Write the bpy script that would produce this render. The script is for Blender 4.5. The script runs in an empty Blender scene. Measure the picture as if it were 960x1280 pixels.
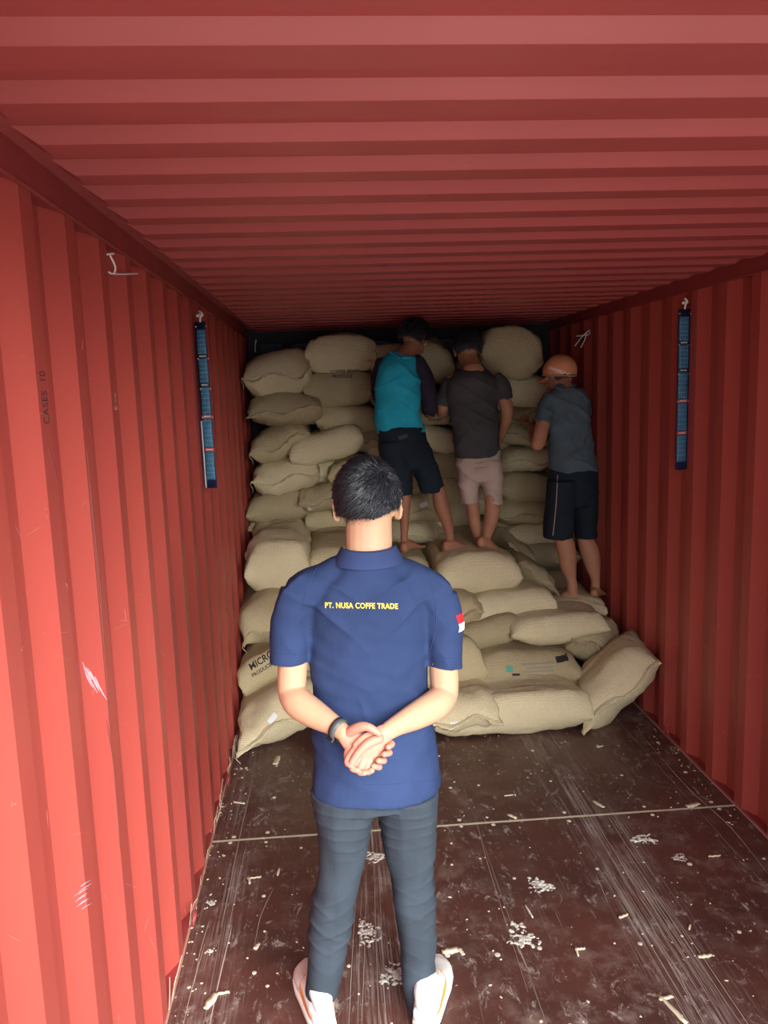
import bpy, bmesh, math, random
import numpy as np
from mathutils import Vector, Matrix
from mathutils.bvhtree import BVHTree

C = bpy.context.scene.collection
PI = math.pi
# ------------------------------------------------------------------ camera
FPX = 1004.42
CAM = np.array([0.5756, 0.0, 1.9146])
YAW, PIT, ROLL = 0.067685, 0.151593, -0.032997
_F = np.array([math.sin(YAW)*math.cos(PIT), math.cos(YAW)*math.cos(PIT), -math.sin(PIT)])
_R = np.cross(_F, [0, 0, 1]); _R /= np.linalg.norm(_R)
_U = np.cross(_R, _F)
_R2 = _R*math.cos(ROLL)+_U*math.sin(ROLL)
_U2 = -_R*math.sin(ROLL)+_U*math.cos(ROLL)
cd = bpy.data.cameras.new('camera')
cam = bpy.data.objects.new('camera', cd); C.objects.link(cam)
cd.sensor_fit = 'VERTICAL'; cd.sensor_height = 36.0; cd.lens = FPX*36.0/1280.0
cd.clip_start = 0.02
m = Matrix.Identity(4)
for i in range(3):
    m[i][0] = _R2[i]; m[i][1] = _U2[i]; m[i][2] = -_F[i]; m[i][3] = CAM[i]
cam.matrix_world = m
bpy.context.scene.camera = cam

def ray(px, py): return _F+_R2*(px-480)/FPX-_U2*(py-640)/FPX
def at(px, py, y):                 # where pixel (px, py) meets the upright plane at depth y
    d = ray(px, py); return CAM+d*(y/d[1])
def atz(px, py, z=0.0):            # where it meets the level plane at height z
    d = ray(px, py); return CAM+d*((z-CAM[2])/d[2])

# ------------------------------------------------------------------ sky, sun, exposure
sc = bpy.context.scene
sc.view_settings.view_transform = 'Standard'
sc.view_settings.look = 'None'
sc.view_settings.gamma = 1.0
sc.view_settings.exposure = .85
sc.view_settings.use_curve_mapping = False
w = bpy.data.worlds.new('sky'); sc.world = w; w.use_nodes = True
nt = w.node_tree; nt.nodes.clear()
wo = nt.nodes.new('ShaderNodeOutputWorld'); bg = nt.nodes.new('ShaderNodeBackground')
tc = nt.nodes.new('ShaderNodeTexCoord'); sx = nt.nodes.new('ShaderNodeSeparateXYZ')
rp = nt.nodes.new('ShaderNodeValToRGB'); mr = nt.nodes.new('ShaderNodeMapRange')
nt.links.new(tc.outputs['Generated'], sx.inputs[0])
nt.links.new(sx.outputs['Z'], mr.inputs['Value'])
mr.inputs['From Min'].default_value = -1; mr.inputs['From Max'].default_value = 1
nt.links.new(mr.outputs[0], rp.inputs[0])
el = rp.color_ramp.elements
el[0].position = 0.0; el[0].color = (.50, .48, .45, 1)
el[1].position = 1.0; el[1].color = (.85, .95, 1.1, 1)
e = el.new(0.47); e.color = (.62, .60, .57, 1)
e = el.new(0.53); e.color = (1.0, 1.0, 1.0, 1)
nt.links.new(rp.outputs[0], bg.inputs['Color'])
bg.inputs['Strength'].default_value = 1.9
nt.links.new(bg.outputs[0], wo.inputs[0])
sd = bpy.data.lights.new('hazy_sun', 'SUN'); sd.energy = 5.8; sd.angle = math.radians(50)
sd.color = (1.0, .97, .92)
so = bpy.data.objects.new('hazy_sun', sd); C.objects.link(so)
so.rotation_euler = Vector((-.38, .84, -.42)).to_track_quat('-Z', 'Y').to_euler()

# ------------------------------------------------------------------ helpers
def mat(name, col, rough=.6, spec=.5, metal=0.0):
    m = bpy.data.materials.new(name); m.use_nodes = True
    b = m.node_tree.nodes['Principled BSDF']
    b.inputs['Base Color'].default_value = (*col, 1); b.inputs['Roughness'].default_value = rough
    b.inputs['Metallic'].default_value = metal
    b.inputs['Specular IOR Level'].default_value = spec
    return m
class NT:
    def __init__(s, m): s.t = m.node_tree; s.b = s.t.nodes['Principled BSDF']; s.c = None
    def n(s, k, **kw):
        x = s.t.nodes.new(k)
        for a, v in kw.items(): setattr(x, a, v)
        return x
    def l(s, a, b): s.t.links.new(a, b)
    def coord(s, scale=(1, 1, 1), loc=(0, 0, 0), rot=(0, 0, 0)):
        if s.c is None: s.c = s.n('ShaderNodeTexCoord')
        mp = s.n('ShaderNodeMapping'); s.l(s.c.outputs['Object'], mp.inputs[0])
        mp.inputs['Scale'].default_value = scale; mp.inputs['Location'].default_value = loc
        mp.inputs['Rotation'].default_value = rot
        return mp.outputs[0]
    def noise(s, vec, scale, detail=4, rough=.55, dist=0):
        x = s.n('ShaderNodeTexNoise'); s.l(vec, x.inputs['Vector'])
        x.inputs['Scale'].default_value = scale; x.inputs['Detail'].default_value = detail
        x.inputs['Roughness'].default_value = rough; x.inputs['Distortion'].default_value = dist
        return x.outputs[0]
    def rng(s, v, a, b, c=0.0, d=1.0):
        x = s.n('ShaderNodeMapRange'); s.l(v, x.inputs['Value'])
        for k, q in zip(('From Min', 'From Max', 'To Min', 'To Max'), (a, b, c, d)): x.inputs[k].default_value = q
        return x.outputs[0]
    def math(s, op, a, b=0.0):
        x = s.n('ShaderNodeMath', operation=op)
        for i, q in enumerate((a, b)):
            if isinstance(q, (int, float)): x.inputs[i].default_value = q
            else: s.l(q, x.inputs[i])
        return x.outputs[0]
    def mix(s, f, a, b):
        x = s.n('ShaderNodeMix', data_type='RGBA')
        if isinstance(f, (int, float)): x.inputs[0].default_value = f
        else: s.l(f, x.inputs[0])
        for i, q in ((6, a), (7, b)):
            if isinstance(q, tuple): x.inputs[i].default_value = (*q, 1)
            else: s.l(q, x.inputs[i])
        return x.outputs[2]
    def bump(s, h, strength=.3, dist=.01):
        x = s.n('ShaderNodeBump'); s.l(h, x.inputs['Height'])
        x.inputs['Strength'].default_value = strength; x.inputs['Distance'].default_value = dist
        s.l(x.outputs[0], s.b.inputs['Normal'])
    def col(s, c): s.l(c, s.b.inputs['Base Color'])

def link(name, me, m=None, parent=None, smooth=True):
    if smooth and len(me.polygons): me.polygons.foreach_set('use_smooth', [True]*len(me.polygons))
    o = bpy.data.objects.new(name, me); C.objects.link(o)
    if m: me.materials.clear(); me.materials.append(m)
    if parent:
        o.parent = parent
        o.matrix_parent_inverse = parent.matrix_basis.inverted()
    return o
def mesh(name, v, f):
    me = bpy.data.meshes.new(name); me.from_pydata([tuple(map(float, p)) for p in v], [], [tuple(q) for q in f]); me.update()
    return me
def tag(o, label, cat, group=None, kind=None):
    if label: o['label'] = label
    if cat: o['category'] = cat
    if group: o['group'] = group
    if kind: o['kind'] = kind
    return o
def thing(name, label, cat, loc=(0, 0, 0), group=None):
    o = bpy.data.objects.new(name, None); C.objects.link(o); o.location = loc; o.empty_display_size = .1
    return tag(o, label, cat, group)
def struct(name, me, m, parent=None, smooth=False):
    o = link(name, me, m, parent, smooth)
    if parent is None: o['kind'] = 'structure'
    return o
class G:                                        # gathers geometry as arrays
    def __init__(s): s.v = []; s.f = []
    def add(s, v, f):
        k = len(s.v); s.v += [tuple(p) for p in v]; s.f += [tuple(i+k for i in q) for q in f]; return s
    def box(s, a, b):
        (x0, y0, z0), (x1, y1, z1) = a, b
        return s.add([(x0, y0, z0), (x1, y0, z0), (x1, y1, z0), (x0, y1, z0), (x0, y0, z1), (x1, y0, z1), (x1, y1, z1), (x0, y1, z1)],
                     [(0, 3, 2, 1), (4, 5, 6, 7), (0, 1, 5, 4), (1, 2, 6, 5), (2, 3, 7, 6), (3, 0, 4, 7)])
    def tube(s, *a, **k): return s.add(*tube(*a, **k))
    def ball(s, *a, **k): return s.add(*ball(*a, **k))
    def mesh(s, name): return mesh(name, s.v, s.f)
def catmull(P, k):
    P = np.array(P, float)
    if k <= 1 or len(P) < 3: return P
    out = []
    n = len(P)
    for i in range(n-1):
        p0 = P[max(i-1, 0)]; p1 = P[i]; p2 = P[i+1]; p3 = P[min(i+2, n-1)]
        for j in range(k):
            t = j/k
            out.append(.5*((2*p1)+(-p0+p2)*t+(2*p0-5*p1+4*p2-p3)*t*t+(-p0+3*p1-3*p2+p3)*t**3))
    out.append(P[-1]); return np.array(out)
def tube(pts, ra, rb=None, ref=(1, 0, 0), n=16, sub=4, e=1.0, cap='round', tan=None):
    """loft of (super)elliptic rings along a smooth path; ra along ref, rb across"""
    pts = [tuple(p) for p in pts]
    if isinstance(ra, (int, float)): ra = [ra]*len(pts)
    if rb is None: rb = ra
    if isinstance(rb, (int, float)): rb = [rb]*len(pts)
    D = catmull([(*p, a, b) for p, a, b in zip(pts, ra, rb)], sub)
    P = D[:, :3]; A = np.maximum(D[:, 3], 1e-4); B = np.maximum(D[:, 4], 1e-4)
    T = np.gradient(P, axis=0)
    if tan is not None: T = np.tile(np.array(tan, float), (len(P), 1))*np.sign((P[-1]-P[0])@np.array(tan, float))
    T /= np.linalg.norm(T, axis=1)[:, None]+1e-12
    if cap == 'round':
        PP = [P[0]-T[0]*min(A[0], B[0])*q for q in (.8, .45)]; AA = [.45, .85]
        P = np.vstack([PP, P]); T = np.vstack([T[0], T[0], T])
        PE = [P[-1]+T[-1]*min(A[-1], B[-1])*q for q in (.45, .8)]
        P = np.vstack([P, PE]); T = np.vstack([T, T[-1], T[-1]])
        A = np.concatenate([A[0]*np.array(AA), A, A[-1]*np.array(AA[::-1])]); B = np.concatenate([B[0]*np.array(AA), B, B[-1]*np.array(AA[::-1])])
    th = np.linspace(0, 2*PI, n, endpoint=False)
    c = np.cos(th); s_ = np.sin(th); c = np.sign(c)*abs(c)**e; s_ = np.sign(s_)*abs(s_)**e
    V = []; ref = np.array(ref, float)
    for p, t, a, b in zip(P, T, A, B):
        u = ref-t*(ref@t)
        if np.linalg.norm(u) < 1e-3: u = np.array([0, 1, 0])-t*t[1]
        u /= np.linalg.norm(u); v = np.cross(t, u)
        V += [p+u*a*ci+v*b*si for ci, si in zip(c, s_)]
    k = len(P); F = []
    for i in range(k-1):
        for j in range(n):
            F.append((i*n+j, i*n+(j+1) % n, (i+1)*n+(j+1) % n, (i+1)*n+j))
    V.append(P[0]); V.append(P[-1])
    for j in range(n):
        F.append((k*n, (j+1) % n, j)); F.append((k*n+1, (k-1)*n+j, (k-1)*n+(j+1) % n))
    return V, F
def ball(c, r, rot=None, n=20, k=12):
    if isinstance(r, (int, float)): r = (r, r, r)
    V = [(0, 0, -1)]; F = []
    for i in range(1, k):
        a = -PI/2+PI*i/k
        for j in range(n):
            b = 2*PI*j/n; V.append((math.cos(a)*math.cos(b), math.cos(a)*math.sin(b), math.sin(a)))
    V.append((0, 0, 1))
    for j in range(n): F.append((0, 1+(j+1) % n, 1+j))
    for i in range(k-2):
        for j in range(n):
            F.append((1+i*n+j, 1+i*n+(j+1) % n, 1+(i+1)*n+(j+1) % n, 1+(i+1)*n+j))
    q = 1+(k-2)*n
    for j in range(n): F.append((q+j, q+(j+1) % n, len(V)-1))
    V = np.array(V)*np.array(r)
    if rot is not None: V = V@np.array(rot).T
    return V+np.array(c), F
def fuse(g, voxel=.005, smooth=3, fac=.5):
    """one continuous skin around all the gathered shapes"""
    me = g.mesh('fuse'); o = bpy.data.objects.new('fuse', me); C.objects.link(o)
    r = o.modifiers.new('r', 'REMESH'); r.mode = 'VOXEL'; r.voxel_size = voxel; r.adaptivity = 0
    if smooth:
        q = o.modifiers.new('s', 'SMOOTH'); q.iterations = smooth; q.factor = fac
    dg = bpy.context.evaluated_depsgraph_get()
    out = bpy.data.meshes.new_from_object(o.evaluated_get(dg))
    bpy.data.objects.remove(o); bpy.data.meshes.remove(me)
    return out
def getv(me):
    a = np.empty(len(me.vertices)*3, np.float32); me.vertices.foreach_get('co', a); return a.reshape(-1, 3).astype(float)
def getn(me):
    a = np.empty(len(me.vertices)*3, np.float32); me.vertices.foreach_get('normal', a); return a.reshape(-1, 3).astype(float)
def setv(me, v): me.vertices.foreach_set('co', v.astype(np.float32).ravel()); me.update()
def displace(me, fn):
    v = getv(me); n = getn(me); setv(me, v+n*fn(v)[:, None])
def snoise(p, scale, seed=0, oct=3):
    """smooth pseudo noise from warped sines, about -1..1"""
    rs = np.random.RandomState(seed); out = np.zeros(len(p)); a = 1.0; tot = 0
    q = p/scale
    for o in range(oct):
        for k in range(4):
            d = rs.normal(size=3); d /= np.linalg.norm(d); e_ = rs.normal(size=3)
            out += a*.5*np.sin(q@d*2.2+rs.uniform(0, 6.28)+1.1*np.sin(q@e_*.9+rs.uniform(0, 6.28)))
        tot += a; a *= .5; q = q*2.03
    return out/tot
def folds(p, k, seed, amp, warp=.04, wamp=1.2, mask=.25):
    """ridged creases running across direction k (k = 2 pi / spacing vector)"""
    ph = p@np.array(k)+wamp*snoise(p, warp*3, seed)*1.6
    r = 1-abs(np.sin(ph*.5)); r = r**2.2
    m_ = np.clip(snoise(p, .12, seed+7)*.9+mask, 0, 1)
    return amp*(r-.35)*m_
def join(*mes):
    g = G()
    for me in mes: g.add(getv(me), [tuple(p.vertices) for p in me.polygons])
    return g.mesh('joined')
def bvh(o):
    v = getv(o.data); return BVHTree.FromPolygons([tuple(x) for x in v], [tuple(p.vertices) for p in o.data.polygons])
def text_mesh(txt, size, spacing=1.0, bold=0.0, shear=0):
    cu = bpy.data.curves.new('t', 'FONT'); cu.body = txt; cu.size = size; cu.space_character = spacing
    cu.offset = bold; cu.align_x = 'CENTER'; cu.align_y = 'CENTER'; cu.resolution_u = 3; cu.shear = shear
    o = bpy.data.objects.new('t', cu); C.objects.link(o)
    dg = bpy.context.evaluated_depsgraph_get(); dg.update()
    me = bpy.data.meshes.new_from_object(o.evaluated_get(dg)); bpy.data.objects.remove(o)
    bm = bmesh.new(); bm.from_mesh(me); bmesh.ops.triangulate(bm, faces=bm.faces)
    for _ in range(2):
        ed = [e_ for e_ in bm.edges if e_.calc_length() > size*.18]
        if ed: bmesh.ops.subdivide_edges(bm, edges=ed, cuts=1); bmesh.ops.triangulate(bm, faces=bm.faces)
    bm.to_mesh(me); bm.free(); return me
def stamp(me, tree, org, du, dv, d, off=.0012):
    """lays the flat mesh me (x along du, y along dv) onto a surface by casting along d"""
    org, du, dv, d = (Vector(q) for q in (org, du, dv, d)); d.normalize()
    out = []; ok = []; last = 0.0
    for v in me.vertices:
        p = org+du*v.co.x+dv*v.co.y
        hit = tree.ray_cast(p, d)
        if hit[0] is None: ok.append(False); out.append(p); continue
        ok.append(True); out.append(hit[0]-d*off)
    F = [tuple(p.vertices) for p in me.polygons if all(ok[i] for i in p.vertices)]
    return mesh('stamp', out, F)
def grid(w_, h_, nu, nv):
    V = [((i/nu-.5)*w_, (j/nv-.5)*h_, 0) for j in range(nv+1) for i in range(nu+1)]
    F = [(j*(nu+1)+i, j*(nu+1)+i+1, (j+1)*(nu+1)+i+1, (j+1)*(nu+1)+i) for j in range(nv) for i in range(nu)]
    return mesh('grid', V, F)

# ------------------------------------------------------------------ materials
def paint(name, base, dark, dirt=.35):
    m = mat(name, base, .42, .45); t = NT(m)
    big = t.noise(t.coord((1, 1, .35)), 1.7, 4); fine = t.noise(t.coord(), 60, 3)
    c = t.mix(t.rng(big, .35, .7), base, dark)
    st = t.noise(t.coord((9, 9, 1.1), rot=(.5, 0, 0)), 3.0, 6, .7)
    c = t.mix(t.rng(st, .70, .80, 0, dirt), c, (.62, .42, .42))
    ch = t.noise(t.coord((3, 3, 2.2)), 14, 5, .7)
    c = t.mix(t.rng(ch, .735, .76, 0, .8), c, (.55, .38, .36))
    t.col(c); t.l(t.rng(big, .3, .7, .36, .52), t.b.inputs['Roughness'])
    t.bump(t.math('ADD', t.math('MULTIPLY', t.noise(t.coord(), 7, 3), 1.0), t.math('MULTIPLY', fine, .05)), .25, .008)
    return m
RED = paint('red_container_paint', (.41, .073, .056), (.35, .058, .047))
ROOFRED = paint('red_roof_paint', (.38, .080, .074), (.33, .066, .063), .2)
RAIL = paint('red_rail_paint', (.30, .048, .045), (.25, .040, .040), .5)

def ply():
    m = mat('brown_film_plywood', (.05, .02, .016), .32, .5); t = NT(m)
    n1 = t.noise(t.coord(), 2.2, 6, .65); n2 = t.noise(t.coord(), 9, 6, .7)
    c = t.mix(t.rng(n1, .35, .65), (.105, .040, .031), (.064, .028, .023))
    dust = t.math('MULTIPLY', t.rng(n2, .48, .74), t.rng(t.noise(t.coord((1, .5, 1)), 1.6, 3), .38, .66))
    c = t.mix(t.math('MULTIPLY', dust, .75), c, (.30, .23, .20))
    # lengthwise scratches, dense in two scuffed tracks
    sep = t.n('ShaderNodeSeparateXYZ'); t.l(t.coord(), sep.inputs[0])
    def track(x0, wd):
        d = t.math('ABSOLUTE', t.math('SUBTRACT', sep.outputs['X'], x0)); return t.rng(d, wd, wd*.2, 0, 1)
    tr = t.math('MAXIMUM', t.math('MAXIMUM', track(1.67, .17), t.math('MULTIPLY', track(.68, .15), .9)), t.math('MULTIPLY', track(.12, .14), .5))
    s1 = t.noise(t.coord((70, .9, 1), rot=(0, 0, .02)), 1.6, 5, .75)
    s2 = t.noise(t.coord((160, 1.6, 1), rot=(0, 0, -.03)), 1.2, 3, .7)
    blot = t.noise(t.coord((4, 1.6, 1)), 2.4, 4, .6)
    f = t.math('MULTIPLY', t.math('MULTIPLY', t.rng(s1, .47, .66), tr), t.rng(blot, .36, .60))
    c = t.mix(t.math('MULTIPLY', f, .85), c, (.50, .45, .42))
    f2 = t.rng(s2, .64, .72, 0, .6)
    c = t.mix(t.math('MULTIPLY', f2, t.rng(blot, .3, .6, .15, 1)), c, (.40, .34, .30))
    sp = t.noise(t.coord(), 55, 2, .5)
    c = t.mix(t.rng(sp, .745, .765, 0, .8), c, (.55, .48, .40))
    sm = t.noise(t.coord((1.0, .55, 1)), 22, 5, .8, .6)
    c = t.mix(t.math('MULTIPLY', t.rng(sm, .56, .66), t.rng(n1, .36, .56, 0, .75)), c, (.42, .36, .33))
    t.col(c)
    t.l(t.math('ADD', t.rng(n2, .3, .7, .26, .50), t.math('MULTIPLY', f, .3)), t.b.inputs['Roughness'])
    t.bump(t.math('ADD', s1, t.math('MULTIPLY', n2, .6)), .12, .004)
    return m
PLY = ply()

def jute(name, a, b, seed):
    m = mat(name, a, .88, .2); t = NT(m)
    big = t.noise(t.coord(loc=(seed, 0, 0)), 4, 4)
    wx = t.n('ShaderNodeTexWave', bands_direction='X'); wy = t.n('ShaderNodeTexWave', bands_direction='Y')
    for q in (wx, wy):
        t.l(t.coord(), q.inputs['Vector']); q.inputs['Scale'].default_value = 42; q.inputs['Distortion'].default_value = 1.4; q.inputs['Detail'].default_value = 1.5
    fib = t.noise(t.coord((1, 1, 5)), 90, 3, .7)
    fib2 = t.noise(t.coord((12, 1.2, 3)), 22, 3, .7)
    c = t.mix(t.rng(big, .3, .7), a, b)
    c = t.mix(t.rng(fib, .3, .75, 0, .45), c, tuple(q*.62 for q in a))
    c = t.mix(t.rng(fib2, .42, .75, 0, .35), c, tuple(min(1, q*1.28) for q in a))
    t.col(c)
    h = t.math('ADD', t.math('MULTIPLY', t.math('ADD', wx.outputs['Fac'], wy.outputs['Fac']), .5), t.math('MULTIPLY', fib, .9))
    t.bump(t.math('ADD', h, t.math('MULTIPLY', t.noise(t.coord(), 26, 4, .65), 1.6)), .55, .005)
    return m
JUTES = [jute('jute_sacking', (.58, .495, .305), (.47, .40, .245), 0), jute('pale_jute_sacking', (.74, .655, .43), (.62, .545, .35), 5),
         jute('brown_jute_sacking', (.48, .405, .25), (.40, .335, .205), 9)]
SEAM = mat('jute_seam_thread', (.58, .51, .36), .9, .2)
INK = mat('black_printing_ink', (.03, .028, .025), .8, .2)
PRINTGREY = mat('worn_grey_print', (.30, .27, .21), .85, .2)
PRINTTEAL = mat('teal_print', (.10, .36, .27), .8, .2)
TAGW = mat('white_paper_tag', (.75, .80, .80), .6)
ROPE = mat('pale_twine', (.62, .55, .40), .9, .2)

def cloth(name, col, fine=900, var=.15, rough=.85, spec=.2):
    m = mat(name, col, rough, spec); t = NT(m)
    n = t.noise(t.coord(), 5, 3); k = t.noise(t.coord(), fine*.25, 2)
    c = t.mix(t.rng(n, .3, .7), tuple(q*(1-var) for q in col), tuple(min(1, q*(1+var)) for q in col))
    t.col(c); t.bump(k, .12, .002); return m
def skin(name, col, pink):
    m = mat(name, col, .55, .35); t = NT(m)
    n = t.noise(t.coord(), 14, 3)
    t.col(t.mix(t.rng(n, .35, .7), col, pink))
    t.b.inputs['Subsurface Weight'].default_value = .08; t.b.inputs['Subsurface Radius'].default_value = (.02, .008, .004)
    t.bump(t.noise(t.coord(), 220, 2), .06, .001)
    return m
NAVY = cloth('navy_pique_cotton', (.024, .044, .118))
NAVY2 = cloth('navy_collar_knit', (.032, .052, .140))
CHINO = cloth('dark_slate_cotton', (.036, .049, .066))
YEL = mat('yellow_embroidery', (.85, .62, .06), .6)
PALE = skin('light_skin', (.57, .365, .225), (.57, .315, .21))
PALEP = skin('pinkish_hand_skin', (.60, .29, .21), (.58, .235, .175))
TAN = skin('tan_skin', (.47, .235, .14), (.41, .19, .115))
TANB = skin('brown_skin', (.38, .175, .105), (.33, .15, .09))
HAIR = mat('black_hair', (.020, .025, .033), .34, .7)
WHITE = mat('white_leather', (.78, .79, .78), .4)
SOLE = mat('white_rubber_sole', (.80, .80, .76), .55)
ORANGE = mat('orange_mark', (.85, .33, .06), .5)

# ------------------------------------------------------------------ container shell
W, YF, YB = 2.35, .55, 6.45
def corrugated_wall(side):
    s = -1 if side == 'l' else 1
    x0 = 0.0 if side == 'l' else W
    y0 = 1.679 if side == 'l' else 3.786
    y0 -= .2805*math.ceil((y0-YF)/.2805)
    prof = []; y = y0
    while y < YB+.3:
        prof += [(y, 0), (y+.070, 0), (y+.138, .036), (y+.2105, .036)]; y += .2805
    prof = [(max(min(a, YB), YF), b) for a, b in prof]
    q = [prof[0]]
    for p in prof[1:]:
        if p[0] > q[-1][0]+1e-4: q.append(p)
    zs = [0.0, .012, .8, 1.6, 2.34]
    V = [(x0+s*b, a, z) for z in zs for a, b in q]
    n = len(q); F = [(j*n+i, j*n+i+1, (j+1)*n+i+1, (j+1)*n+i) for j in range(len(zs)-1) for i in range(n-1)]
    V += [(x0+s*(b+.003), a, z) for z in (0, 2.34) for a, b in q]
    k = len(zs)*n; F += [(k+i, k+n+i, k+n+i+1, k+i+1) for i in range(n-1)]
    return mesh('wall', V, F)
struct('wall_left', corrugated_wall('l'), RED)
struct('wall_right', corrugated_wall('r'), RED)
def roof():
    y = 1.357-.2125*5; prof = []
    while y < YB+.2:
        prof += [(y, 2.402), (y+.024, 2.376), (y+.105, 2.376), (y+.129, 2.402)]; y += .2125
    prof = [(min(max(a, YF), YB), b) for a, b in prof]
    q = [prof[0]]
    for p in prof[1:]:
        if p[0] > q[-1][0]+1e-4: q.append(p)
    n = len(q)
    # the ribs fade out into the flat edge of the sheet at both sides
    V = []; F = []
    xs = [-.03, .035, .075, .5, 1.2, 1.85, 2.275, 2.315, 2.38]
    for i, x in enumerate(xs):
        fl = 0 if i in (0, 1, len(xs)-2, len(xs)-1) else 1
        V += [(x, a, 2.402-(2.402-b)*fl) for a, b in q]
    for j in range(len(xs)-1):
        F += [(j*n+i, (j+1)*n+i, (j+1)*n+i+1, j*n+i+1) for i in range(n-1)]
    return mesh('roof', V, F)
struct('ceiling', roof(), ROOFRED)
def back():
    V = []; x = -.02; pr = []
    while x < W+.2: pr += [(x, 0), (x+.07, 0), (x+.138, .036), (x+.21, .036)]; x += .28
    pr = [(min(a, W+.03), b) for a, b in pr]; n = len(pr)
    for z in (0, 1.2, 2.40): V += [(a, YB+b, z) for a, b in pr]
    return mesh('back', V, [(j*n+i, j*n+i+1, (j+1)*n+i+1, (j+1)*n+i) for j in range(2) for i in range(n-1)])
NAVYSHADE = mat('dark_navy_end_shade', (.020, .018, .028), .7)  # shade of the far end put into the colour, over the container's red paint
struct('wall_back', back(), NAVYSHADE)
struct('floor', G().box((0.0, YF, -.03), (W, 3.272, 0)).box((0.0, 3.282, -.03), (W, YB, 0)).box((0, 3.27, -.03), (W, 3.284, -.004)).mesh('floor'), PLY)
for i, s in enumerate((0, 1)):
    nm = 'left' if s == 0 else 'right'; mx = (lambda a: a) if s == 0 else (lambda a: W-a)
    g = G().box((min(mx(-.06), mx(.006)), YF, 2.335), (max(mx(-.06), mx(.006)), YB, 2.42))
    g.tube([(mx(.004), YF, 2.334), (mx(.004), YB, 2.334)], .005, n=8, sub=1)
    struct('trim_%d' % (i+1), g.mesh('rail'), RAIL)
    g = G().box((min(mx(-.06), mx(-.001)), YF, -.14), (max(mx(-.06), mx(-.001)), YB, .014))
    struct('baseboard_'+nm, g.mesh('brail'), RAIL)
SEAMM = mat('pale_worn_steel', (.55, .50, .38), .45, .5, .3)
struct('trim_3', G().box((.0, 3.272, -.003), (W, 3.2765, .0012)).box((.0, 3.2795, -.003), (W, 3.284, .0012)).mesh('strip'), SEAMM)
struct('trim_4', G().box((-.001, YF, -.02), (.006, 6.0, .004)).box((W-.006, YF, -.02), (W+.001, 6.0, .004)).mesh('edge'), mat('raw_plywood_edge', (.42, .22, .17), .8))
# end frame of the doorway the camera looks in through, and the inner back frame
struct('trim_5', G().box((-.10, .43, -.16), (.0, .55, 2.5)).box((W, .43, -.16), (W+.10, .55, 2.5)).box((0, .43, 2.30), (W, .55, 2.5)).box((0, .43, -.16), (W, .55, 0)).mesh('frame'), RAIL)
struct('trim_6', G().box((0, 6.36, 2.29), (W, 6.45, 2.40)).box((0, 6.34, 0), (.09, 6.45, 2.3)).box((W-.09, 6.34, 0), (W, 6.45, 2.3)).mesh('bframe'), NAVYSHADE)  # back frame carries the same painted end shade
# floor joints along the boards
JOINT = mat('floor_joint_gap', (.16, .12, .10), .8)
struct('trim_7', G().box((1.160, YF, -.02), (1.1635, 3.27, .0006)).box((1.160, 3.285, -.02), (1.1635, 4.3, .0006)).box((2.165, YF, -.02), (2.168, 4.3, .0006)).box((.118, YF, -.02), (.1205, 4.3, .0006)).mesh('joint'), JOINT)
# screw heads in rows over the cross members
SCREW = mat('worn_bright_screw', (.70, .66, .55), .5, .5, .2)
sg = G().tube([(0, 0, -.004), (0, 0, .0015)], [.0085, .0085], n=12, sub=1, cap='flat').ball((0, 0, .001), (.0075, .0075, .0015), n=12, k=6)
smesh = sg.mesh('screw'); smesh.materials.append(SCREW)
floor = bpy.data.objects['floor']; rnd = random.Random(4)
for y in (1.75, 2.12, 2.45, 2.87, 3.25, 3.31, 3.62, 3.95):
    for x in (.09, .25, .58, .90, 1.09, 1.23, 1.58, 1.94, 2.26):
        if rnd.random() < .12: continue
        o = bpy.data.objects.new('screw_head', smesh); C.objects.link(o); o.parent = floor
        o.location = (x+rnd.uniform(-.012, .012), y+rnd.uniform(-.012, .012), 0); sc_ = rnd.uniform(.8, 1.15); o.scale = (sc_, sc_, 1)
# stencil on the left wall
STEN = mat('black_stencil_paint', (.05, .03, .03), .7)
tm = text_mesh('CASES  10', .050, 1.05)
tw = bpy.data.objects['wall_left']; tr = bvh(tw)
p = at(59, 500, 1.715)
st = stamp(tm, tr, (.2, 1.716, 1.92), (0, 0, .48), (0, -1.0, 0), (-1, 0, 0), .001)
o = link('stencil_lettering', st, STEN, tw, False); o['label'] = 'black vertical stencilled lettering'
tm = text_mesh('=< II', .04, 1.0)
st = stamp(tm, tr, (.2, 2.275, 1.905), (0, 0, -.6), (0, 1.0, 0), (-1, 0, 0), .001)
link('stencil_mark', st, mat('pale_stencil_paint', (.5, .42, .40), .7), tw, False)

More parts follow.
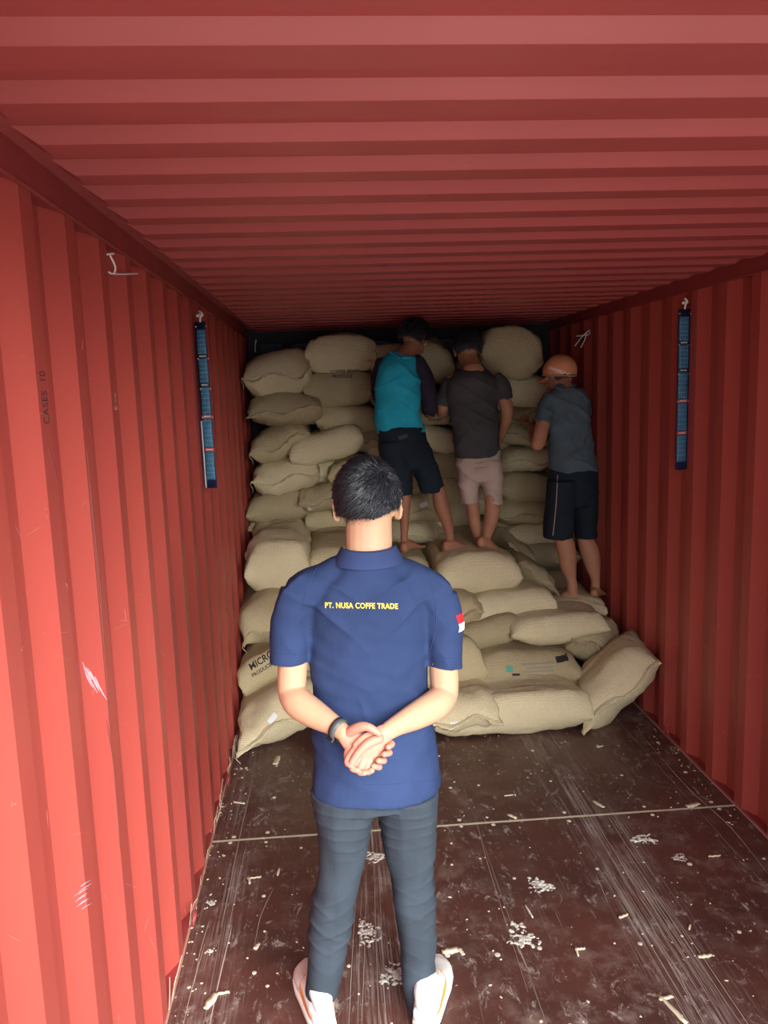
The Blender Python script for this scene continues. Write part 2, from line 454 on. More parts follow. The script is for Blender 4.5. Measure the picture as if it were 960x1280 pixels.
# ------------------------------------------------------------------ jute sacks
def sack_mesh(w_, h, l, seed, style='seam', ears=1.0, lump=1.0):
    """a filled sack: width x, length y (front at y=0), height z centred"""
    rs = np.random.RandomState(seed)
    n, k = 64, 52
    th = np.linspace(0, 2*PI, n, endpoint=False)
    # v: 0 front .. 1 back, denser near the front
    tv = np.linspace(0, 1, k); tv = .5-.5*np.cos(tv*PI); 
    V = np.zeros((k, n, 3)); sm = [rs.uniform(-1, 1) for _ in range(6)]
    for i, t in enumerate(tv):
        d = min(t, 1-t)*l                             # distance from nearer end
        front = t < .5
        if style == 'seam' or not front: q = min(1, d/(.17+.03*sm[0])); hh = (1-(1-q)**2.3)**.62
        else: q = min(1, d/(.085+.02*sm[1])); hh = (1-(1-q)**2.4)**.55
        ww = 1-.07*(1-abs(2*t-1))+.0*q
        if style == 'round' and front: ww *= .93+.07*min(1, q)**.5
        else: ww *= .90+.10*min(1, q)
        c = np.cos(th); s_ = np.sin(th)
        ex = .56+.22*(1-q); ez = .66+.16*(1-q)
        X = np.sign(c)*abs(c)**ex*w_/2*ww
        Z = np.sign(s_)*abs(s_)**ez*h/2*max(hh, .018)
        Z = np.where(Z < 0, Z*.92, Z)
        Y = np.full(n, t*l)
        u = X/(w_/2)
        # corners drawn out into ears, mouth edge bowed
        if style == 'seam' or not front:
            e_ = (1-q)**2; sgn = -1 if front else 1
            X = X*(1+.07*e_*ears*abs(u)**3); Y = Y+sgn*e_*ears*(.045*abs(u)**5+.02*sm[2]*u)
            Z = Z+e_*(.05*sm[3]*u+.025*np.sin(u*5+sm[4]*3)+ears*.02*abs(u)**4*np.sign(sm[5]))*(h/.28)
        if style == 'round' and front:      # sewn corners stay a little pointed
            e_ = (1-q)**2; X = X*(1+.045*e_*abs(u)**3); Y = Y-e_*(.030*abs(u)**6-.012*u*sm[2])
            Z = Z+e_*(.03*sm[3]*u-.012*abs(u)**4)*(h/.28)
        V[i, :, 0] = X; V[i, :, 1] = Y; V[i, :, 2] = Z
    P = V.reshape(-1, 3)
    N = np.zeros_like(P); N[:, 2] = np.sign(P[:, 2]+1e-9)*np.clip(abs(P[:, 2])/(h*.5), 0, 1)
    side = np.clip(abs(P[:, 0])/(w_*.5), 0, 1)**3; N[:, 0] = np.sign(P[:, 0])*side
    dist = P[:, 1]; end = np.exp(-np.clip(dist, 0, 9)/.10)+np.exp(-np.clip(l-dist, 0, 9)/.12)
    if style == 'round': fr = np.exp(-np.clip(dist, 0, 9)/.06)*.55
    else: fr = np.exp(-np.clip(dist, 0, 9)/.10)
    disp = .014*lump*snoise(P, .16, seed, 2)
    rad = np.sin(P[:, 0]*(2*PI/.075)+2.2*snoise(P, .12, seed+3, 1))*fr*.010
    rad = rad*np.clip(dist/.02, 0, 1)
    cr = 1-abs(np.sin(P[:, 0]*9+P[:, 1]*14*sm[1]+P[:, 2]*12*sm[0]+2.4*snoise(P, .25, seed+5, 2)))
    cr2 = 1-abs(np.sin(P[:, 0]*21-P[:, 1]*9+P[:, 2]*26*sm[2]+2.8*snoise(P, .20, seed+15, 2)))
    disp += rad-.017*lump*cr**5*np.clip(snoise(P, .18, seed+9, 1)+.4, 0, 1)-.008*cr2**4*np.clip(snoise(P, .14, seed+19, 1)+.2, 0, 1)
    disp += .0042*snoise(P, .035, seed+11, 2)
    P = P+N*disp[:, None]*np.clip(abs(P[:, 2])/(h*.12), 0.0, 1)[:, None]
    # the load above and below presses the long faces flat and uneven
    P[:, 2] += .02*sm[4]*(P[:, 0]/w_*2)**2
    F = [(i*n+j, (i+1)*n+j, (i+1)*n+(j+1) % n, i*n+(j+1) % n) for i in range(k-1) for j in range(n)]
    F.append(tuple(range(n))); F.append(tuple(range((k-1)*n+n-1, (k-1)*n-1, -1)))
    # mouth line, for the stitched hem
    row = P[:n]; o = np.argsort(row[:, 0])[::1]
    xs = np.linspace(row[:, 0].min(), row[:, 0].max(), 30)
    mid = []
    for x in xs:
        j = np.argsort(abs(row[:, 0]-x))[:4]; mid.append((x, row[j, 1].mean(), row[j, 2].mean()))
    return P, F, np.array(mid)
def hem_mesh(mid, seed, out=.022, th=.0045):
    rs = np.random.RandomState(seed+50); a, b = rs.uniform(0, 6, 2)
    V = []; n = len(mid)
    for i, p in enumerate(mid):
        x = i/(n-1); wv = .006*math.sin(x*19+a)+.004*math.sin(x*43+b)
        o_ = out*(1+.35*math.sin(x*8+b)); dz = wv-.006
        for (dy, z) in ((.014, th*1.4), (-.3*o_, th*1.25), (-o_, th+dz), (-o_-.003, dz), (-o_, -th+dz), (-.3*o_, -th*1.25), (.014, -th*1.4)):
            V.append((p[0]*(1.0+.03*(x > .96 or x < .04)), p[1]+dy, p[2]+z))
    k = 7; F = []
    for i in range(n-1):
        for j in range(k-1): F.append((i*k+j, i*k+j+1, (i+1)*k+j+1, (i+1)*k+j))
    F.append(tuple(range(k))[::-1]); F.append(tuple((n-1)*k+j for j in range(k)))
    return mesh('hem', V, F)
SACKN = [0]
def sack(px, py, y, w_, h, l, tilt, label, style='seam', yaw=0, pitch=0, ears=1.0, m=None, group='jute sacks stacked in the container', lump=1.0, extra=None, print_=None, seed=None):
    """px, py: where the middle of the sack's near face is seen; y: its distance"""
    SACKN[0] += 1; seed = seed if seed is not None else SACKN[0]*13+5
    w_, h = w_*.975, h*.95
    P, F, mid = sack_mesh(w_, h, l, seed, style, ears, lump)
    p = at(px, py, y)
    R = Matrix.Rotation(math.radians(yaw), 3, 'Z') @ Matrix.Rotation(math.radians(pitch), 3, 'X') @ Matrix.Rotation(math.radians(-tilt), 3, 'Y')
    root = thing('jute_sack', label, 'sack', tuple(p), group)
    root.rotation_euler = R.to_euler()
    mt = m or JUTES[SACKN[0] % 3]
    bag = link('sack_body', mesh('sack', P, F), mt); bag.parent = root
    if style == 'seam':
        o = link('stitched_mouth', hem_mesh(mid, seed), mt); o.parent = root
        # stitching thread along the hem
        t = G(); q = mid.copy(); q[:, 1] -= .010; q[:, 2] += .006
        t.tube(q, .0016, n=5, sub=1); t.tube(q+np.array([0, 0, -.012]), .0016, n=5, sub=1)
        rs = random.Random(seed)
        if rs.random() < .45:
            e_ = q[-1] if rs.random() < .5 else q[0]; s_ = 1 if e_[0] > 0 else -1
            t.tube([e_, e_+[s_*.012, -.02, -.02], e_+[s_*.004, -.022, -.05], e_+[s_*.012, -.02, -.075]], .0018, n=5, sub=3)
        o2 = link('seam_thread', t.mesh('thread'), SEAM); o2.parent = o
    if print_:
        for (txt, size, u, v, rot, d, mm) in print_:
            tm = text_mesh(txt, size, 1.0, size*.02) if isinstance(txt, str) else grid(txt[0], txt[1], 10, 6)
            tr_ = bvh(bag); ca, sa = math.cos(rot), math.sin(rot)
            if d == 'top': st_ = stamp(tm, tr_, (u, v, .6), (ca, sa, 0), (-sa, ca, 0), (0, 0, -1), .0015)
            else: st_ = stamp(tm, tr_, (u, -.5, v), (ca, 0, sa), (-sa, 0, ca), (0, 1, 0), .0015)
            o = link('print', st_, mm, None, False); o.parent = root
            if mm is INK: o['label'] = 'black printed lettering'
    return root
B = sack
# --- rear wall of sacks, left column (top to bottom)
B(347, 471, 5.55, .50, .37, .80, 12, 'highest sack at the left wall, bulging under the ceiling with a slanting stitched mouth', pitch=0, ears=1.3)
B(355, 513, 5.50, .55, .25, .85, -2, 'second sack down at the left wall, flat lens shape with a dark fold across', ears=1.2)
B(350, 556, 5.52, .46, .27, .85, 24, 'third sack down at the left wall, its stitched mouth climbing steeply to the right')
B(358, 599, 5.50, .50, .27, .85, 13, 'fourth sack down at the left wall, wavy mouth rising to the right')
B(351, 636, 5.52, .50, .23, .85, 3, 'fifth sack down at the left wall, rounded end just above the wide front sacks', 'round')
B(352, 660, 5.62, .50, .20, .80, 0, 'thin edge of a sack behind the topmost left front sack', 'round')
# second column
B(427, 443, 5.60, .52, .29, .80, 0, 'domed topmost sack beside the blue-shirted man with a pointed ear on its left', 'round', ears=1.2, print_=[('COFFEE BEANS', .03, .02, -.115, 0, 'front', INK)], seed=21)
B(425, 488, 5.60, .53, .27, .80, 0, 'plump sack under the domed topmost one, black print along its upper edge', 'round', print_=[('PRODUCE', .03, .02, .095, 0, 'front', INK)])
B(434, 525, 5.60, .46, .24, .80, -2, 'sack third from the top in the second column, folded hem along its bottom', 'round')
B(408, 560, 5.48, .54, .24, .85, 13, 'smooth sack tilted up to the right, above the polo-shirted man on his left', 'round', ears=.7)
B(463, 552, 5.60, .30, .22, .80, 0, 'small gathered sack end beside the hem of the bright blue shirt', 'seam')
B(448, 590, 5.55, .46, .24, .80, 6, 'sack with a black printed edge showing over the black hair', 'round', print_=[('ARABICA', .028, .0, .085, 0, 'front', INK)])
B(410, 592, 5.66, .36, .22, .75, 0, 'short piece of sack in the gap above the left ear of the polo-shirted man', 'round')
B(412, 626, 5.48, .46, .22, .85, 4, 'sack with a white paper tag left of the black hair', 'seam', print_=[((.045, .028), 0, -.13, -.035, .3, 'front', TAGW)])
B(425, 655, 5.50, .50, .20, .85, -3, 'sack end just left of the ear of the polo-shirted man', 'round')
# third column, behind the blue-shirted man
for i, (py_, lab) in enumerate(((450, 'top sack hidden mostly behind the bright blue shirt'), (492, 'second sack behind the bright blue shirt'), (530, 'sack behind the waist of the bright blue shirt'), (570, 'sack behind the black shorts'))):
    B(500, py_, 5.62, .46, .25, .78, 0, lab, 'round')
B(506, 605, 5.60, .46, .22, .8, 0, 'sack seen in the notch between the legs of the black shorts', 'round')
B(522, 640, 5.52, .50, .25, .8, -3, 'creased sack with a white patch between the bare legs in black shorts', 'seam', print_=[((.055, .032), 0, .045, .05, .4, 'front', TAGW)])
B(515, 672, 5.45, .42, .20, .8, 3, 'gathered sack end at ankle height between the bare feet', 'seam')
# fourth column, between blue and grey shirts
B(538, 458, 5.38, .36, .28, .62, -16, 'sack being lifted between the blue-shirted and the grey-shirted man', 'round', pitch=14, ears=.8)
B(548, 518, 5.50, .40, .17, .8, -2, 'pale sack with black print below the dark sleeve', 'round', print_=[('EXPORT', .026, -.02, -.04, 0, 'front', INK)])
B(546, 550, 5.56, .36, .20, .8, -16, 'sack pointing down to the right at the hem of the bright blue shirt', 'round')
B(560, 580, 5.62, .38, .25, .8, 0, 'sack beside the right hip of the black shorts', 'round')
B(566, 615, 5.62, .38, .22, .8, 0, 'sack between the black and the beige shorts', 'round')
B(568, 646, 5.60, .38, .22, .8, 0, 'sack at calf height between the two barefoot men', 'round')
B(575, 675, 5.58, .42, .20, .8, 0, 'sack just behind the middle bare feet', 'round')
B(600, 470, 5.66, .40, .26, .75, 0, 'top sack behind the charcoal shirt', 'round')
B(606, 512, 5.66, .40, .24, .75, 0, 'second sack behind the charcoal shirt', 'round')
B(604, 552, 5.66, .40, .24, .75, 0, 'third sack behind the charcoal shirt', 'round')
B(604, 592, 5.66, .40, .24, .75, 0, 'sack behind the beige shorts', 'round')
B(606, 630, 5.64, .40, .22, .75, 0, 'sack behind the knees below the beige shorts', 'round')
B(620, 668, 5.60, .42, .20, .75, -4, 'sack behind the ankles below the beige shorts', 'round')
# fifth column
B(641, 443, 5.35, .45, .37, .75, -12, 'big round sack at the very top between charcoal shirt and orange cap', 'round', ears=.6, lump=1.5)
B(655, 488, 5.45, .42, .24, .75, -5, 'sack under the big round top sack', 'round')
B(662, 518, 5.5, .36, .19, .75, 4, 'small dark sack near the elbow of the man in the orange cap', 'seam')
B(655, 546, 5.5, .40, .18, .75, -12, 'ruffled sack end beside the hand of the charcoal-shirted man', 'seam', lump=2.0)
B(662, 578, 5.48, .44, .21, .8, 2, 'sack with a loose hanging thread left of the man in the orange cap', 'seam')
B(664, 612, 5.5, .46, .25, .8, -4, 'plain sack beside the top of the striped black shorts', 'round')
B(662, 645, 5.46, .48, .22, .8, -6, 'sack with a slanting dark fold left of the striped shorts', 'seam')
B(670, 672, 5.46, .46, .19, .8, -2, 'sack at knee height left of the striped shorts', 'round')
B(686, 698, 5.40, .46, .20, .8, -3, 'sack left of the bare calves of the man in the orange cap', 'round')
B(655, 694, 5.22, .34, .15, .5, -40, 'crumpled gathered sack end right of the middle bare feet', 'seam', lump=2.2)
# sixth column behind the man in the cap
for py_, lab in ((520, 'sack behind the shoulders of the man in the orange cap'), (560, 'sack behind the back of the man in the orange cap'), (600, 'sack behind the waist of the striped shorts'), (640, 'sack behind the striped shorts'), (676, 'sack between the bare calves of the man in the orange cap'), (708, 'low sack behind the calves next to the right wall')):
    B(716, py_, 5.70, .46, .26, .7, 0, lab, 'round')
# --- step the men stand on
B(347, 713, 4.85, .43, .36, 1.0, 3, 'wide pale sack jutting out at the left wall, topmost of the front step', 'round', pitch=3, lump=1.4, m=JUTES[1])
B(428, 712, 4.92, .46, .30, 1.0, 0, 'front step sack just left of the neck of the polo-shirted man', 'round', pitch=3, m=JUTES[0])
B(504, 722, 4.92, .38, .27, 1.0, 0, 'front step sack under the left bare foot of the blue-shirted man', 'round', pitch=0, m=JUTES[0])
B(600, 722, 4.78, .56, .30, .95, -2, 'large bulging sack under the middle bare feet', 'round', pitch=0, lump=1.0, m=JUTES[1])
B(672, 722, 4.90, .34, .16, .8, -36, 'flattened grey sack edge sloping down right of the large bulging sack', 'seam', m=JUTES[2])
B(712, 775, 4.74, .50, .22, .9, 2, 'sack under the feet of the man in the orange cap', 'round', pitch=2, m=JUTES[1], print_=[('EXPORT', .05, .0, .35, .1, 'top', INK), ('COFFEE', .05, .05, .25, .1, 'top', INK)])
# --- sloping front
B(640, 764, 4.66, .58, .24, .95, 4, 'long smooth sack below the large bulging one', 'round', m=JUTES[1])
B(574, 768, 4.60, .32, .22, .8, 5, 'gathered sack ear beside the flag patch on the sleeve', 'seam', lump=1.6, m=JUTES[0])
B(470, 760, 4.75, .60, .26, .9, 0, 'sack behind the shoulders of the navy polo shirt', 'round')
B(396, 770, 4.72, .40, .26, .9, 0, 'sack behind the left shoulder of the navy polo shirt', 'round')
B(334, 786, 4.64, .36, .34, .9, 28, 'crumpled sack under the wide left one with a drooping ear', 'seam', m=JUTES[0], lump=1.5)
B(606, 798, 4.55, .50, .20, .95, 10, 'narrow sack slanting up to the right above the grey-marked one', 'round', m=JUTES[2])
B(700, 790, 4.50, .62, .20, .95, 4, 'long thin sack below the feet of the man in the orange cap', 'round', m=JUTES[1])
B(345, 838, 4.42, .46, .26, .95, 24, 'sack with black lettering beside the left elbow', 'round', m=JUTES[0], print_=[('MICRO', .050, -.05, .085, .10, 'front', INK), ('PRODUCE OF', .028, -.05, .040, .10, 'front', INK)])
B(400, 820, 4.50, .48, .28, .95, 0, 'printed sack glimpsed between the left arm and the polo shirt', 'round', print_=[('EKSPOR', .05, -.07, -.06, 0, 'front', INK), ('KOPI', .05, -.07, .01, 0, 'front', INK)])
B(480, 820, 4.5, .5, .28, .95, 0, 'sack behind the middle of the navy polo shirt', 'round')
B(568, 842, 4.38, .40, .36, .95, 8, 'tall lumpy sack right behind the right elbow', 'round', m=JUTES[0], lump=1.6)
B(742, 808, 4.52, .34, .32, .9, -30, 'pleated grey sack side next to the right wall', 'seam', m=JUTES[2], lump=1.8)
B(662, 848, 4.42, .66, .30, .9, -3, 'sack with worn grey print in the middle of the front slope', 'round', m=JUTES[2], lump=1.2,
  print_=[((.20, .012), 0, .05, .085, .05, 'front', PRINTGREY), ((.16, .010), 0, .06, .062, .05, 'front', PRINTGREY), ((.18, .010), 0, .05, .042, .05, 'front', PRINTGREY), ((.08, .03), 0, .20, .105, .1, 'front', INK), ((.04, .035), 0, -.12, .055, 0, 'front', PRINTTEAL), ((.045, .028), 0, -.08, .015, 0, 'front', INK)])
# --- bottom row on the floor
B(350, 906, 4.12, .52, .28, 1.0, 24, 'bottom left corner sack with a white tag, its pointed mouth touching the floor', 'seam', m=JUTES[1], ears=1.8, print_=[((.055, .028), 0, -.02, .05, .4, 'front', TAGW)])
B(470, 900, 4.2, .62, .28, .9, 0, 'bottom sack hidden behind the waist of the polo-shirted man', 'round')
B(644, 898, 4.10, .92, .26, .60, 1, 'long pale bottom sack lying sideways on the floor', 'round', m=JUTES[1], lump=1.3, ears=.6)
B(582, 900, 4.06, .40, .22, .6, 1, 'short bottom sack with a white tag right of the polo shirt hem', 'seam', m=JUTES[1], print_=[((.045, .026), 0, -.06, -.02, .0, 'front', TAGW)])
B(776, 868, 4.10, .58, .30, .50, 50, 'bottom right corner sack with its stitched mouth fanned out towards the wall', 'seam', yaw=-10, m=JUTES[1], ears=1.6, seed=77)

# ------------------------------------------------------------------ people: shared builders
def hand(g, wrist, d, n, side, curl=.5, s=1.0, r=.0088):
    """palm, four bent fingers of unequal length and a thumb leaving the side of the palm"""
    wrist = np.array(wrist, float); d = np.array(d, float); d /= np.linalg.norm(d)
    n = np.array(n, float); n -= d*(n@d); n /= np.linalg.norm(n); t = np.cross(d, n)*side
    g.tube([wrist-d*.01, wrist+d*.03*s, wrist+d*.07*s, wrist+d*.092*s], [.026*s, .034*s, .041*s, .039*s], [.018*s, .016*s, .014*s, .011*s], ref=t, n=14)
    for off, L, rr in ((-.031, .058, .9), (-.0105, .072, 1), (.0105, .078, 1), (.031, .070, 1)):
        p = wrist+d*.088*s+t*off*s; P = [p-d*.02, p]; a = 0
        for k, fr in enumerate((.42, .32, .26)):
            a += curl*(.55, .95, .8)[k]; dd = d*math.cos(a)+n*math.sin(a)+t*off*.9
            p = p+dd*L*fr*s; P.append(p)
        g.tube(P, [r*rr*s*q for q in (1.1, 1.05, .98, .92, .78)], ref=t, n=10, sub=3)
    p = wrist+d*.028*s+t*.026*s
    g.tube([p, p+(t*.6+d*.6+n*.25)*.035*s, p+(t*.75+d*1.3+n*.5)*.042*s, p+(t*.6+d*1.9+n*.9)*.042*s], [.014*s, .0125*s, .0105*s, .0085*s], ref=n, n=10, sub=3)
def face(g, c, fwd, s=1.0):
    """skull, jaw, nose, brow, lips and ears around centre c, looking along fwd"""
    c = np.array(c, float); f = np.array(fwd, float); f /= np.linalg.norm(f)
    up = np.array([0, 0, 1.0]); up = up-f*(f@up); up /= np.linalg.norm(up); rt = np.cross(f, up)
    M_ = np.stack([rt, f, up], 1)
    P = lambda x, y, z: c+rt*x*s+f*y*s+up*z*s
    g.ball(P(0, -.008, .022), np.array((.077, .096, .090))*s, M_)
    g.ball(P(0, .018, -.035), np.array((.062, .068, .078))*s, M_)
    g.ball(P(0, .058, -.072), np.array((.032, .028, .026))*s, M_)
    g.tube([P(0, .084, .012), P(0, .100, -.020), P(0, .106, -.034)], [.008*s, .012*s, .015*s], ref=rt, n=10)
    g.tube([P(-.045, .072, .026), P(0, .084, .030), P(.045, .072, .026)], .010*s, ref=up, n=8)
    g.tube([P(-.022, .080, -.055), P(0, .086, -.053), P(.022, .080, -.055)], [.004*s, .007*s, .004*s], ref=up, n=8)
    g.tube([P(-.020, .079, -.064), P(0, .084, -.066), P(.020, .079, -.064)], [.004*s, .007*s, .004*s], ref=up, n=8)
    for k in (-1, 1):
        e_ = []
        for a in np.linspace(-2.2, 2.0, 12):
            e_.append(P(k*(.082+.014*math.cos(a*.7)), -.006-.016*math.cos(a), -.012+.034*math.sin(a)))
        g.tube(e_, [.0056*s]*12, ref=up, n=8, sub=2)
        g.ball(P(k*.081, .000, -.012), np.array((.007, .015, .030))*s, M_)
        g.ball(P(k*.084, -.002, -.040), np.array((.007, .010, .012))*s, M_)
    return P, M_
def eyes(P, s, parent, skin_m):
    wm = bpy.data.materials.get('eye_white') or mat('eye_white', (.8, .78, .74), .2)
    dm = bpy.data.materials.get('dark_iris') or mat('dark_iris', (.03, .018, .012), .15)
    for k in (-1, 1):
        g = G().ball(P(k*.030, .073, .010), .0125*s, n=14, k=10)
        o = link('eye', g.mesh('eye'), wm, parent)
        link('iris', G().ball(P(k*.030, .0805, .010), (.006*s, .006*s, .006*s), n=12, k=8).mesh('iris'), dm, o)
def strands(center, rad, M_, keep, flow, count, length, r=.0011, seed=1, lift=.35):
    """many thin tapering locks of hair growing from an ellipsoid"""
    rs = np.random.RandomState(seed); V = []; F = []; c = np.array(center)
    rad = np.array(rad); M_ = np.array(M_)
    k = 0
    while k < count:
        q = rs.normal(size=3); q /= np.linalg.norm(q)
        L = keep(q)
        if L <= 0 or rs.random() > L+.15: continue
        p = c+M_@(q*rad); nrm = M_@(q/rad); nrm /= np.linalg.norm(nrm)
        t = M_@flow(q, rs); t = t-nrm*(t@nrm); t /= np.linalg.norm(t)+1e-9
        ln = length*L*rs.uniform(.6, 1.15); pts = [p-nrm*.002]; dr = t*(1-lift)+nrm*lift
        for i in range(4):
            dr = dr/np.linalg.norm(dr); pts.append(pts[-1]+dr*ln/4); dr = dr-nrm*.16+rs.normal(size=3)*.09
        b0 = np.cross(t, nrm); n0 = len(V)
        for i, pp in enumerate(pts):
            rr = r*(1, 1.2, 1.1, .8, .15)[i]*rs.uniform(.8, 1.3)
            V += [pp+b0*rr, pp-b0*rr*.6+nrm*rr, pp-b0*rr*.6-nrm*rr*.6]
        for i in range(4):
            for j in range(3): F.append((n0+i*3+j, n0+i*3+(j+1) % 3, n0+i*3+3+(j+1) % 3, n0+i*3+3+j))
        k += 1
    return V, F
def person(label, loc):
    return thing('person', label, 'person', tuple(float(q) for q in loc))
def part(name, me, m, root, label=None):
    o = link(name, me, m, root)
    if label: o['label'] = label
    return o

# ------------------------------------------------------------------ the man in the navy polo shirt
def foreman():
    Y = 2.25
    A = lambda px, py, y=Y: at(px, py, y)
    root = person('person in a navy polo shirt standing with his back turned and hands clasped behind him', (.66, 2.24, 0))
    head = A(459, 629, 2.27); fwd = np.array([.06, 1, -.16])
    g = G()
    P, HM = face(g, head, fwd, 1.0)
    g.tube([A(461, 640, 2.265), A(461, 668, 2.235), A(461, 690, 2.225), A(461, 712, 2.225)], [.065, .066, .068, .084], [.062, .060, .062, .074], n=20)
    # torso under the shirt
    g.tube([A(461, 708), A(461, 735), A(461, 800), A(461, 870), A(464, 930), A(466, 975)], [.070, .120, .140, .135, .150, .155], [.055, .070, .090, .088, .10, .11], n=24)
    # arms
    sl = A(370, 746, 2.235); sr = A(551, 748, 2.235)
    el, er = A(364, 866, 2.215), A(556, 868, 2.215)
    wl, wr = A(431, 917, 2.055), A(482, 916, 2.040)
    def mid(a, b, t, off=(0, 0, 0)): return a*(1-t)+b*t+np.array(off)
    for s_, e_, w_, k in ((sl, el, wl, -1), (sr, er, wr, 1)):
        g.tube([s_, mid(s_, e_, .45), mid(s_, e_, .85), e_+np.array([0, 0, .0])], [.040, .042, .042, .0395], [.040, .042, .042, .0395], ref=(1, 0, 0), n=18)
        g.tube([e_, mid(e_, w_, .22, (k*.010, -.004, -.004)), mid(e_, w_, .5, (k*.004, -.004, -.004)), mid(e_, w_, .82), w_], [.039, .0445, .040, .029, .0255], [.039, .043, .037, .026, .021], ref=(0, 0, 1), n=18)
    # legs under the trousers
    for x0, x1, x2 in ((430, 421, 405), (510, 514, 524)):
        g.tube([A(x0, 960), A(x1, 1090, 2.24), A(x2, 1225, 2.235), A(x2, 1262, 2.24)], [.065, .045, .035, .034], [.075, .05, .038, .045], n=16)
    body = fuse(g, .0042, 3)
    # hands, finer, grown into the same body mesh
    hg = G()   # right hand: palm towards the viewer, fingers pointing down to the left
    hg.tube([wr, A(473, 923, 2.030), A(462, 932, 2.022), A(452, 941, 2.020)], [.026, .031, .037, .035], [.019, .017, .015, .012], ref=np.array(A(470, 940, 2.02))-np.array(A(458, 928, 2.02)), n=16)
    for pts in ([(446, 934, 2.020), (438, 944, 2.014), (434, 953, 2.002), (439, 957, 1.990)],
                [(450, 941, 2.018), (443, 952, 2.010), (440, 960, 1.998), (447, 963, 1.988)],
                [(456, 947, 2.018), (451, 957, 2.008), (449, 965, 1.998), (456, 966, 1.988)],
                [(462, 950, 2.018), (459, 959, 2.008), (459, 965, 2.000), (465, 963, 1.992)]):
        hg.tube([A(*q) for q in pts], [.0098, .0092, .0088, .0078], n=12, sub=4)
    hg.tube([A(474, 923, 2.016), A(461, 929, 2.004), A(449, 940, 1.998), A(440, 953, 1.992)], [.013, .0128, .0108, .0088], n=12)
    lg = G()   # left hand: passes behind, thumb laid over the wrist, fingertips round the far edge
    lg.tube([wl, A(440, 924, 2.052), A(452, 934, 2.052), A(462, 938, 2.055)], [.026, .034, .040, .037], [.019, .017, .015, .012], ref=np.array(A(440, 940, 2.05))-np.array(A(452, 918, 2.05)), n=16)
    lg.tube([A(438, 932, 2.046), A(435, 943, 2.040), A(436, 952, 2.034)], [.012, .012, .010], n=12)
    lg.tube([A(437, 915, 2.045), A(449, 909, 2.024), A(461, 909, 2.008), A(474, 917, 1.998)], [.0145, .0140, .0115, .0088], n=12)
    for pts in ([(468, 934, 2.058), (483, 929, 2.050), (490, 930, 2.030), (485, 934, 2.008)],
                [(468, 941, 2.056), (481, 939, 2.048), (487, 941, 2.026), (480, 943, 2.004)],
                [(466, 947, 2.054), (476, 949, 2.044), (480, 951, 2.024), (473, 951, 2.002)],
                [(464, 953, 2.050), (471, 957, 2.040), (474, 959, 2.022), (467, 958, 2.002)]):
        lg.tube([A(*q) for q in pts], [.0098, .0092, .0088, .0078], n=12, sub=4)
    h1 = fuse(hg, .0019, 1); h2 = fuse(lg, .0019, 1)
    bm_ = join(body, h1, h2)
    bo = part('body', bm_, PALE, root)
    # pinker hands: second material on faces below the wrists
    bm_.materials.append(PALEP)
    v = getv(bm_); k0 = len(body.polygons)
    idx = np.zeros(len(bm_.polygons), np.int32); idx[k0:] = 1
    bm_.polygons.foreach_set('material_index', idx)
    eyes(P, 1.0, root, PALE)
    # hair: a cap and many locks whirling from the crown, faded at the nape
    hc = head+HM@np.array([0, -.008, .020]); hr = np.array((.088, .106, .107))
    def keep(q):
        x, y, z = q                      # y: forward
        low = -.62+.75*max(0, y)**.6+(.45*max(0, x-.35) if y < .3 else .2)+(.20*max(0, -x-.55) if y < .3 else 0)
        if y > .55 and z < .42: return 0
        return float(np.clip((z-low)/.26, 0, 1))
    crown = np.array([.22, -.45, .87])
    def flow(q, rs):
        t = q-crown; sw = np.cross(q, crown)
        f_ = t+sw*.75
        if q[2] > .55: f_ = f_+np.array([-.35, .5, 0])
        return f_+rs.normal(size=3)*.16
    cap = G(); cv, cf = ball((0, 0, 0), 1.0, n=64, k=48); cv = np.array(cv)
    kp = np.array([keep(q) for q in cv])
    pos = hc+(HM@(cv*(hr*(.90+.10*kp)[:, None])).T).T
    nn = snoise(cv, .16, 3, 3); pos = pos+(pos-hc)*(.028*nn*kp)[:, None]
    faces = [f_ for f_ in cf if all(kp[i] > .40 for i in f_)]
    used = sorted({i for f_ in faces for i in f_}); mp = {a: b for b, a in enumerate(used)}
    cap.add(pos[used], [tuple(mp[i] for i in f_) for f_ in faces])
    cap.add(*strands(hc, hr*.985, HM, keep, flow, 6500, .040, .0015, 2, .30))
    # short clipped hair fading down the nape, rooted on the skin itself
    tb = bvh(bo); rs = np.random.RandomState(31); V = []; F = []; k = 0
    for _ in range(60000):
        if k > 5200: break
        az = rs.uniform(-1.75, 1.75); u = rs.uniform(0, 1)
        q = np.array([math.sin(az), -math.cos(az), 0]); top_ = -.022+.040*max(0, math.sin(az))+.012*max(0, -math.sin(az)); z = top_-.050*u
        if rs.random() > (1-u)**1.4: continue
        o_ = head+HM@np.array([0, 0, 0])+np.array([0, 0, z]); dq = HM@q; dq = dq/np.linalg.norm(dq)
        h_ = tb.ray_cast(Vector(o_+dq*.22), Vector(-dq))
        if h_[0] is None or (np.linalg.norm(np.array(h_[0])-o_) > .125): continue
        p_ = np.array(h_[0]); nn_ = np.array(h_[1]); t_ = np.array([rs.normal()*.25, rs.normal()*.25, -1]); t_ = t_-nn_*(t_@nn_); t_ /= np.linalg.norm(t_)
        e_ = p_+(t_*.9+nn_*.35)*rs.uniform(.003, .007)*(1.3-u); b0 = np.cross(t_, nn_)*.00042; n0 = len(V)
        V += [p_+b0-nn_*.0006, p_-b0-nn_*.0006, p_+nn_*.0006, e_]; F += [(n0, n0+1, n0+3), (n0+1, n0+2, n0+3), (n0+2, n0, n0+3)]; k += 1
    cap.add(V, F)
    part('hair', cap.mesh('hair'), HAIR, root, 'short black hair with a whorl at the crown')
    # polo shirt
    s = G()
